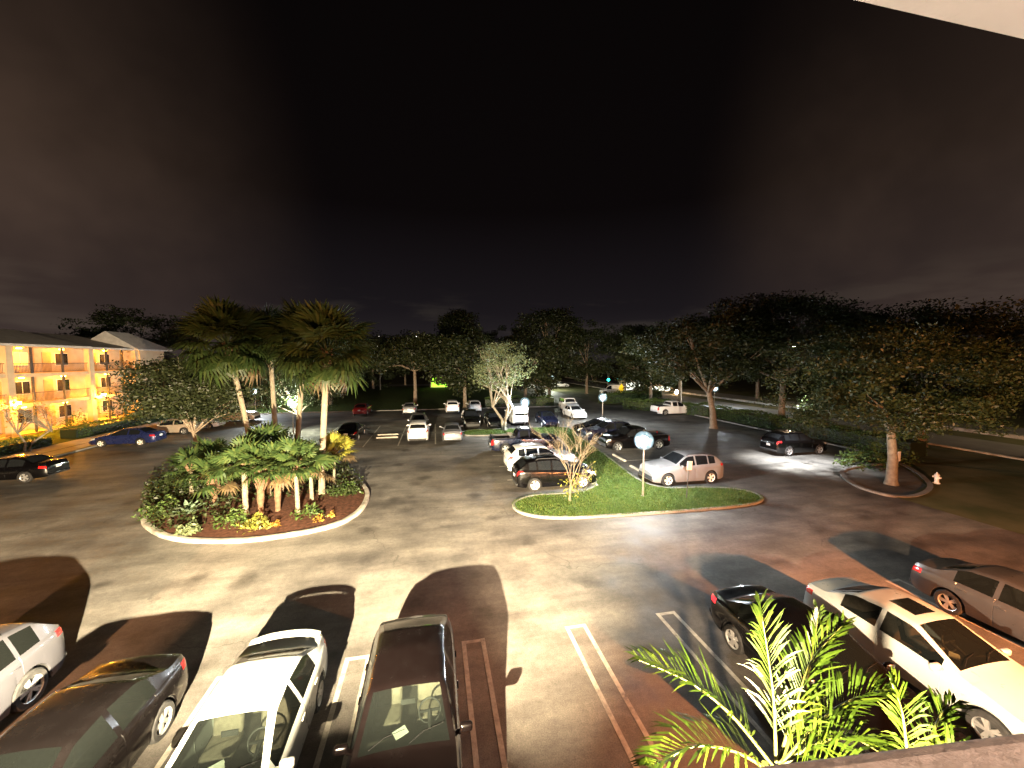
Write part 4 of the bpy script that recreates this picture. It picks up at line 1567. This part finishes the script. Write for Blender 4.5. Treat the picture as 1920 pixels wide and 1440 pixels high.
rng = np.random.default_rng(15)
gp = []
rq = random.Random(16)
while len(gp) < 9000:
    x, y = rq.uniform(-16, -4), rq.uniform(16.8, 31)
    k = .5 + .5 * math.sin(x * 1.3 + 1) * math.cos(y * .9)
    if inside(palm_out, x, y) and (x < -9.2 or y > 20.5) and y > 17.7 and rq.random() < .25 + k:
        gp.append((x, y, .25 + rq.random() ** 2 * (.75 if x < -9 else .35)))
gc = np_mesh('ground_cover', leaves(np.array(gp), .17, rng), 4, M['leaf_mid'])
gc['kind'] = 'stuff'
tag(gc, 'low mixed green ground cover under the palms of the island', 'ground cover')
SHR = [
    ('bright yellow-green shrub at the front kerb of the palm island', 480, 990, (.62, .5, .55), 320, .17, 'leaf_yellow'),
    ('leafy shrub left of the bright yellow-green one', 440, 985, (.75, .55, .75), 380, .15, 'leaf_hedge'),
    ('feathery pale green clump near the island kerb', 358, 1000, (.42, .38, .5), 200, .2, 'leaf_pale'),
    ('rounded shrub at the left tip of the palm island', 305, 968, (.9, .7, .8), 420, .15, 'leaf_hedge'),
    ('tall green shrub behind the island left tip', 320, 930, (1.0, .8, 1.3), 480, .18, 'leaf_mid'),
    ('orange croton by the mulch, left of three', 517, 988, (.22, .2, .26), 90, .12, 'leaf_croton'),
    ('orange croton by the mulch, tallest in the middle', 598, 978, (.2, .2, .34), 70, .12, 'leaf_croton'),
    ('orange croton by the mulch, rightmost', 622, 970, (.16, .16, .30), 70, .12, 'leaf_croton'),
    ('dark shrub beside the straight tall palm trunk', 580, 968, (.7, .5, .5), 260, .15, 'leaf_hedge'),
    ('dark shrub at the right rear of the palm island', 650, 925, (.9, .7, .5), 300, .15, 'leaf_hedge'),
]
for k, (lb, px, py, rd, n, sz, mt) in enumerate(SHR):
    c = G(px, py, .12)
    bush('shrub', lb, c, rd, n, sz, M[mt], 100 + k)
# agave rosette
ag = thing('agave', 'pale blue-green agave rosette in the palm island', 'plant', G(352, 965, .2))
q = MB()
for k in range(16):
    a = k * 2.4
    e = .5 + .45 * (k / 16)
    d = Vector((math.cos(a) * math.cos(e), math.sin(a) * math.cos(e), math.sin(e)))
    s = Vector((-math.sin(a), math.cos(a), 0))
    L = .95
    V = []
    for u, w in ((0, .05), (.35, .10), (.7, .075), (1, .004)):
        p = d * L * u + Vector((0, 0, -.22 * u * u))
        V += [p - s * w + Vector((0, 0, .04)), p, p + s * w + Vector((0, 0, .04))]
    F = []
    for i in range(3):
        for j in range(2):
            F.append((i * 3 + j, i * 3 + j + 1, (i + 1) * 3 + j + 1, (i + 1) * 3 + j))
    mm = MB().add(V, F).mesh('leaf', True)
    obj('leaf', mm, M['leaf_blue'], ag)


# hedges
def hedge(label, a, b, w, h, n, seed, size=.16):
    rng = np.random.default_rng(seed)
    A, B = Vector(a), Vector(b)
    L = (B - A).length
    d = (B - A).normalized()
    s = Vector((-d.y, d.x, 0))
    u = rng.uniform(0, L, n)
    top = rng.random(n) < .45
    lat = np.where(top, rng.uniform(-w / 2, w / 2, n), np.sign(rng.uniform(-1, 1, n)) * w / 2 + rng.normal(0, .07, n))
    hh = h * (1 + .10 * np.sin(u * .9 + seed) + .06 * np.sin(u * 2.7))
    z = np.where(top, hh + rng.normal(0, .07, n), rng.uniform(.05, 1, n) * hh)
    P = np.stack([A.x + d.x * u + s.x * lat, A.y + d.y * u + s.y * lat, z], 1)
    t = thing('hedge', label, 'hedge', (0, 0, 0))
    np_mesh('foliage', leaves(P, size, rng), 4, M['leaf_hedge'], t)
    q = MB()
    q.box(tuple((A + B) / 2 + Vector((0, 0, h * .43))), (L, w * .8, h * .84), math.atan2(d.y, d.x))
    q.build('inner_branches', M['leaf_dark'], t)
    return t


hedge('long hedge between the lot and the road, right of the oak', (34.9, 21.5, 0), (34.9, 42.5, 0), 1.9, 1.35, 9000, 1, .19)
hedge('hedge behind the white pickup', (34.6, 43.0, 0), (27.8, 52.5, 0), 1.8, 1.5, 5500, 2, .2)
hedge('dark hedge behind the white jeep and the lot exit', (27.0, 58.5, 0), (42, 66.5, 0), 1.8, 1.6, 4000, 3, .22)
hedge('dark hedge along the edge of the lawn behind the van', (7.5, 58.5, 0), (18.4, 58.5, 0), 1.6, 1.4, 3000, 4, .2)
hedge('clipped hedge beside the orange sidewalk, farther one', (-33.0, 42.2, 0), (-33.0, 56.0, 0), 1.5, .95, 4000, 5, .16)
hedge('clipped hedge beside the orange sidewalk, at the left edge', (-32.6, 28.0, 0), (-32.6, 39.5, 0), 1.3, .75, 3500, 6, .16)
bush('shrub', 'dark shrub mass behind the kerbed tree at right', (29.5, 20.6, 0), (3.0, 1.4, 1.5), 1500, .2, M['leaf_hedge'], 131)
bush('shrub', 'round shrub against the walk-up between its lamps', (-36.3, 47.0, 0), (1.5, 1.6, 1.9), 800, .17, M['leaf_hedge'], 132)
bush('shrub', 'round dark shrub by the foot of the stair tower', (-35.0, 57.0, 0), (1.7, 1.8, 2.4), 900, .18, M['leaf_hedge'], 133)

# ------------------------------------------------------------------ feathery palm close to the balcony
def pinnate(parent, pts, nl, ll, wid, seed, up=.35, side_bias=0):
    """one frond: arched midrib through pts, leaflets in two rows"""
    r = random.Random(seed)
    P = spline([tuple(p) for p in pts], 8, False)
    n = len(P)
    b = MB()
    b.tube(P, [lerp(.020, .004, i / (n - 1)) for i in range(n)], 6, False)
    rib = b.mesh('midrib', True, 60)
    V, F = [], []
    for k in range(nl):
        u = .16 + .84 * (k + .5) / nl
        f = u * (n - 1)
        i = min(n - 2, int(f))
        p = P[i].lerp(P[i + 1], f - i)
        d = (P[i + 1] - P[i]).normalized()
        s = d.cross(Vector((0, 0, 1))).normalized()
        nz = s.cross(d).normalized()
        for sg in (-1, 1):
            L = ll * (math.sin(math.pi * (.12 + .80 * u)) ** .7) * r.uniform(.85, 1.1)
            if r.random() < .07:
                continue
            ang = lerp(.95, .35, u) * r.uniform(.75, 1.2)
            dr = (d * math.cos(ang) + s * sg * math.sin(ang) * .9 + nz * up * r.uniform(.6, 1.3)).normalized()
            wv = dr.cross(nz).normalized() * wid * r.uniform(.8, 1.15)
            q1 = p + dr * L * .5 + nz * .01
            dp = r.uniform(.05, .40)
            tip = p + dr * L + Vector((0, 0, -dp * L))
            n0 = len(V)
            V += [p, q1 - wv, q1 + wv, p + dr * L * .80 - wv * .7 + Vector((0, 0, -.5 * dp * L)), p + dr * L * .80 + wv * .7 + Vector((0, 0, -.5 * dp * L)), tip]
            F += [(n0, n0 + 1, n0 + 2), (n0 + 1, n0 + 3, n0 + 4, n0 + 2), (n0 + 3, n0 + 5, n0 + 4)]
    fo = obj('frond', mesh_np('frond', V, F), M['pinnate'], parent)
    obj('midrib', rib, M['rachis'], fo)
    return fo


PS = 1.12
pr = Vector(D(1455, 1470, 3.5 * PS))
pp = thing('feather_palm', 'bright yellow-green feathery palm growing below the balcony', 'palm tree', (pr.x, pr.y, 0))
q = MB()
for k in range(4):
    a = k * 1.7
    o = Vector((math.cos(a) * .22, math.sin(a) * .22, 0))
    q.tube([o, o * 1.2 + Vector((0, 0, 1.5)), o * .6 + Vector((0, 0, pr.z + .1))], [.055, .045, .035], 8)
q.build('stems', M['rachis'], pp, True, 60)
FR = [
    [(1452, 1440, 3.5), (1370, 1340, 3.6), (1290, 1278, 3.75), (1198, 1238, 3.9)],
    [(1455, 1430, 3.55), (1450, 1310, 3.8), (1437, 1210, 4.0), (1424, 1128, 4.15)],
    [(1460, 1430, 3.6), (1490, 1330, 3.8), (1522, 1240, 4.1), (1582, 1170, 4.35)],
    [(1462, 1440, 3.5), (1520, 1400, 3.5), (1600, 1385, 3.5), (1690, 1440, 3.4)],
    [(1450, 1450, 3.4), (1380, 1410, 3.35), (1300, 1400, 3.3), (1225, 1440, 3.2)],
    [(1458, 1430, 3.7), (1420, 1330, 4.1), (1380, 1250, 4.4), (1362, 1150, 4.7)],
    [(1462, 1435, 3.6), (1540, 1350, 3.8), (1600, 1310, 3.9), (1665, 1300, 3.9)],
    [(1458, 1440, 3.3), (1470, 1430, 3.1), (1500, 1430, 2.9), (1560, 1470, 2.7)],
    [(1460, 1440, 3.7), (1500, 1330, 4.2), (1520, 1240, 4.6), (1535, 1150, 4.9)],
    [(1455, 1445, 3.5), (1410, 1400, 3.6), (1340, 1370, 3.7), (1262, 1390, 3.6)],
    [(1462, 1445, 3.4), (1530, 1440, 3.3), (1600, 1450, 3.2), (1680, 1500, 3.0)],
]
for k, cp in enumerate([FR[i] for i in (0, 1, 2, 3, 4, 6, 8, 10)]):
    pts = [D(c[0], c[1], c[2] * PS) - Vector((pr.x, pr.y, 0)) for c in cp]
    pinnate(pp, pts, 34, .55, .0125, 200 + k, .45)
pr2 = Vector(D(1720, 1500, 3.4))
pp2 = thing('feather_palm', 'second feathery palm stem by the front wheel of the white sunroof sedan', 'palm tree', (pr2.x, pr2.y, 0))
MB().tube([(0, 0, 0), (.05, 0, 1.5), (0, 0, pr2.z)], [.06, .05, .04], 8).build('stems', M['rachis'], pp2, True, 60)
FR2 = [
    [(1712, 1480, 3.4), (1700, 1400, 3.5), (1690, 1330, 3.6), (1668, 1272, 3.7)],
    [(1715, 1480, 3.5), (1740, 1400, 3.7), (1765, 1340, 3.9), (1790, 1320, 4.0)],
    [(1715, 1490, 3.4), (1770, 1440, 3.4), (1800, 1420, 3.4), (1850, 1440, 3.3)],
]
for k, cp in enumerate(FR2):
    pts = [D(*c) - Vector((pr2.x, pr2.y, 0)) for c in cp]
    pinnate(pp2, pts, 26, .36, .0125, 240 + k, .4)

# ------------------------------------------------------------------ post lamps, signs, small things
LAMP = emit_mat('post_globe', (.86, .95, 1.0), POST_W)
HALO = bpy.data.materials.new('lamp_halo')      # emissive volume imitating the soft halo round each lamp
HALO.use_nodes = True
HALO.node_tree.nodes.clear()
dv = HALO.node_tree.nodes.new('ShaderNodeVolumePrincipled')
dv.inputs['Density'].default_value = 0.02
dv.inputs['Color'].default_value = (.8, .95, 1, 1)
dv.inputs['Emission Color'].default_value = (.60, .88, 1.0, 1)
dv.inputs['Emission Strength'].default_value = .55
do_ = HALO.node_tree.nodes.new('ShaderNodeOutputMaterial')
HALO.node_tree.links.new(dv.outputs[0], do_.inputs['Volume'])
LAMP_W = emit_mat('post_globe_warm', (.92, 1.0, .80), POST_W)
lamp_pole = MB().lathe([(.11, 0), (.11, .03), (.055, .08), (.05, .3), (.038, 2.55), (.06, 2.58), (.10, 2.64), (.10, 2.68)], 12, cap=True).mesh('pole', True, 35)
lamp_globe = MB().sphere((0, 0, 2.98), .20, 20, 14).mesh('bulb', True)
halo_sphere = MB().sphere((0, 0, 2.98), .50, 28, 18).mesh('globe', True)  # sphere of the imitated halo, wider than the lamp
lamp_cap = MB().lathe([(.001, 3.57), (.03, 3.55), (.05, 3.51), (.09, 3.475)], 10).mesh('cap', True)
LP = [
    ('post lamp on the grass in front of the silver hatchback', 10.66, 18.05, LAMP),
    ('post lamp before the rear doors of the white van', 8.75, 36.9, LAMP),
    ('post lamp in front of the boxy white jeep', 18.4, 39.9, LAMP),
    ('post lamp among the palms lighting the bushy tree yellow', -13.5, 40.4, LAMP_W),
    ('small distant post lamp behind the leaning palm trunk', -23.6, 57.0, LAMP),
    ('post lamp beyond the hedge to the right of the oak', 43.0 - 2.4, 49.6, LAMP),
    ('far post lamp above the yellow-lit jeep roof', 27.6, 88.0, LAMP_W),
]
for lb, x, y, gm in LP:
    t = thing('lamp_post', lb, 'street lamp', (x, y, .03), 0, 'globe lamps on posts around the lot')
    obj('pole', lamp_pole, M['metal_pole'], t)
    obj('bulb', lamp_globe, gm, t)
    obj('globe', halo_sphere, HALO, t)  # added glow halo around the bulb, not a lamp part
    obj('cap', lamp_cap, M['metal_dark'], t)
# downlight hidden in the kerbed tree's crown
dl = thing('tree_downlight', 'downlight hung in the crown of the kerbed tree, lighting the asphalt by the black SUV', 'lamp', (24.7, 21.7, 5.3))
MB().lathe([(.03, .3), (.12, .22), (.15, 0), (.14, 0)], 14).build('shade', M['metal_dark'], dl, True)
MB().tube([(0, 0, .3), (-.2, -1.2, .9), (.6, -4.0, .4)], [.02] * 3, 6).build('arm', M['metal_dark'], dl)
sl = bpy.data.lights.new('down_beam', 'SPOT')
sl.energy = 11000
sl.color = (.92, .96, 1.0)
sl.spot_size = rad(84)
sl.spot_blend = 1.0
sl.shadow_soft_size = .12
so = bpy.data.objects.new('down_beam', sl)
COL.objects.link(so)
so.parent = dl
so.location = (0, 0, -.05)
so.rotation_euler = (rad(2), rad(-3), 0)

t = thing('parking_sign', 'blank white sign on a thin leaning post on the grass island', 'sign', (12.66, 17.25, .07))
MB().tube([(0, 0, 0), (.06, 0, 1.1), (.12, 0, 1.95)], [.025] * 3, 6).build('post', M['metal_dark'], t)
MB().rbox((.10, -.035, 1.72), (.30, .02, .46), .008, 2, rot=Matrix.Rotation(rad(4), 3, 'Y')).build('panel', M['plate'], t)

t = thing('fire_hydrant', 'small pale fire hydrant on the verge right of the kerbed tree', 'hydrant', (28.5, 16.6, .05))
MB().lathe([(.16, 0), (.16, .04), (.10, .06), (.10, .42), (.13, .44), (.13, .48), (.10, .54), (.04, .60), (.03, .66)], 14, cap=True).build('barrel', M['metal_white'], t, True, 40)
MB().lathe([(.001, -.19), (.055, -.19), (.055, .19), (.001, .19)], 10, (0, 0, .36), 'y').build('hose_outlets', M['metal_white'], t, True, 40)
t = thing('marker_post', 'small white marker panel on a post beside the kerbed tree', 'sign', (28.3, 18.4, .05))
MB().tube([(0, 0, 0), (0, 0, 1.4)], [.03, .03], 6).build('post', M['metal_pole'], t)
MB().rbox((0, -.04, 1.15), (.24, .02, .62), .01, 2).build('panel', M['plate'], t)

# yellow warning sign, traffic signal, distant pole lights, green glowing kiosk
p = D(1165, 728, 78)
t = thing('warning_sign', 'yellow diamond warning sign by the far street', 'sign', (p.x, p.y, 0))
MB().tube([(0, 0, 0), (0, 0, p.z + .6)], [.04, .04], 6).build('post', M['metal_pole'], t)
MB().add([(0, -.06, p.z - .95), (.62, -.06, p.z), (0, -.06, p.z + .95), (-.62, -.06, p.z), (0, -.03, p.z - .95), (.62, -.03, p.z), (0, -.03, p.z + .95), (-.62, -.03, p.z)],
         [(0, 1, 2, 3), (7, 6, 5, 4), (0, 4, 5, 1), (1, 5, 6, 2), (2, 6, 7, 3), (3, 7, 4, 0)]).build('panel', emit_mat('sign_yellow_glow', (.9, .55, .02), .8), t)  # panel glows by itself, standing in for light falling on the sign
p = D(1140, 712, 96)
t = thing('traffic_signal', 'traffic signal showing green-blue over the far street', 'traffic light', (p.x, p.y, 0))
MB().tube([(0, 0, 0), (0, 0, p.z + 1.2)], [.09, .07], 8).build('pole', M['metal_pole'], t)
MB().rbox((0, -.15, p.z + .65), (.5, .3, 2.0), .05, 2).build('housing', M['metal_dark'], t)
MB().sphere((0, -.25, p.z), .34, 12, 8).build('lens', emit_mat('signal_green', (.02, .85, .62), 9), t, True)
for px, heads, lb in ((711, ((630, 0, .16), (648, -.5, .26)), 'distant light pole with two white lamps over the black trees, left one'),
                      (777, ((631, .5, .15), (650, -.2, .24), (664, -.3, .34)), 'distant light pole with three lamps over the black trees, right one')):
    p = D(px, 640, 92)
    t = thing('light_pole', lb, 'light pole', (p.x, p.y, 0))
    tz = D(px, heads[0][0], 92).z
    MB().tube([(0, .3, 0), (0, .3, tz + .3)], [.14, .08], 8).build('pole', M['metal_dark'], t)
    for j, (hy, dx, r) in enumerate(heads):
        zz = D(px, hy, 92).z
        h_ = MB().box((dx * .5, .15, zz + .22), (abs(dx) + .3, .1, .08)).build('arm', M['metal_dark'], t)
        MB().sphere((dx, 0, zz), r * .75, 10, 6).build('lamp_head', emit_mat('pole_lamp', (1.0, .62, .35) if j == 2 else (1.0, .92, .85), 4), t, True)
p = D(823, 718, 100)
k_ = thing('kiosk', 'kiosk with a glowing green front beyond the lawn', 'kiosk', (p.x, p.y, 0), rad(-6))
MB().box((0, 1.6, 1.6), (4.4, 3.0, 3.2)).build('wall', M['stucco'], k_)
MB().box((0, 1.5, 3.30), (5.2, 3.8, .2)).build('roof', M['metal_dark'], k_)
MB().box((.1, .04, 1.45), (4.0, .06, 2.5)).build('lit_panel', emit_mat('green_panel', (.32, .85, .02), 1.7), k_)
MB().rbox((2.2, -.3, 4.3), (.9, .2, .9), .1, 2).build('sign_box', emit_mat('sign_box_white', (1, .95, .85), 3), k_)

# far parked cars and shop light under the trees
make_car('sedan', 'sedan', 'white_far', 'far white sedan under the trees above the van', *D(993, 727, 98).xy, 20)
make_car('sedan', 'sedan', 'silver', 'far silver sedan under the trees, middle of three', *D(1022, 727, 100).xy, 16)
make_car('sedan', 'sedan', 'white_far', 'far white sedan under the trees, nearest the signal', *D(1050, 727, 102).xy, 10)
for px, py, dep, w, h, lb in ((1187, 735, 88, 3.2, 1.7, 'brightly lit white shopfront behind the yellow sign'), (1236, 741, 86, 5.0, 1.0, 'long low lit shopfront left of the big oak')):
    p = D(px, py, dep)
    sh = thing('shopfront', lb, 'shop', (p.x, p.y, 0), rad(-12))
    MB().box((0, 2.1, h / 2 + .3), (w + 1.2, 4, h + 1.2)).build('wall', M['stucco'], sh)
    MB().box((0, 1.9, h + 1.05), (w + 2.2, 5, .25)).build('roof', M['metal_dark'], sh)
    nb = 4
    for k in range(nb):
        MB().box((-w / 2 + (k + .5) * w / nb, .06, h / 2 + .3), (w / nb - .14, .05, h)).build('window', emit_mat('shop_light', (.95, 1.0, .86), 2.2), sh)
p = D(1268, 735, 80)
t = thing('street_light', 'warm street light low between the far trees', 'street lamp', (p.x, p.y, 0))
MB().tube([(0, 0, 0), (0, 0, p.z)], [.08, .06], 8).build('pole', M['metal_dark'], t)
MB().sphere((0, -.1, p.z), .42, 12, 8).build('globe', emit_mat('street_warm', (1.0, .66, .36), 60), t, True)
# tall lamps of the road at right
for k, (y, lb) in enumerate(((20, 'tall road lamp outside the right edge, nearer one'), (48, 'tall road lamp hidden behind the right trees, middle one'), (78, 'tall road lamp behind the right trees, farther one'))):
    t = thing('road_lamp', lb, 'street lamp', (50.5, y, 0))
    MB().tube([(0, 0, 0), (0, 0, 8.6), (.8, 0, 9.2), (2.0, 0, 9.3)], [.11, .08, .06, .05], 8).build('pole', M['metal_pole'], t)
    MB().rbox((2.2, 0, 9.28), (.8, .3, .14), .04, 2).build('head', M['metal_dark'], t)
    MB().box((2.2, 0, 9.19), (.6, .22, .03)).build('lens', emit_mat('road_lens', (1.0, .74, .42), 900), t)
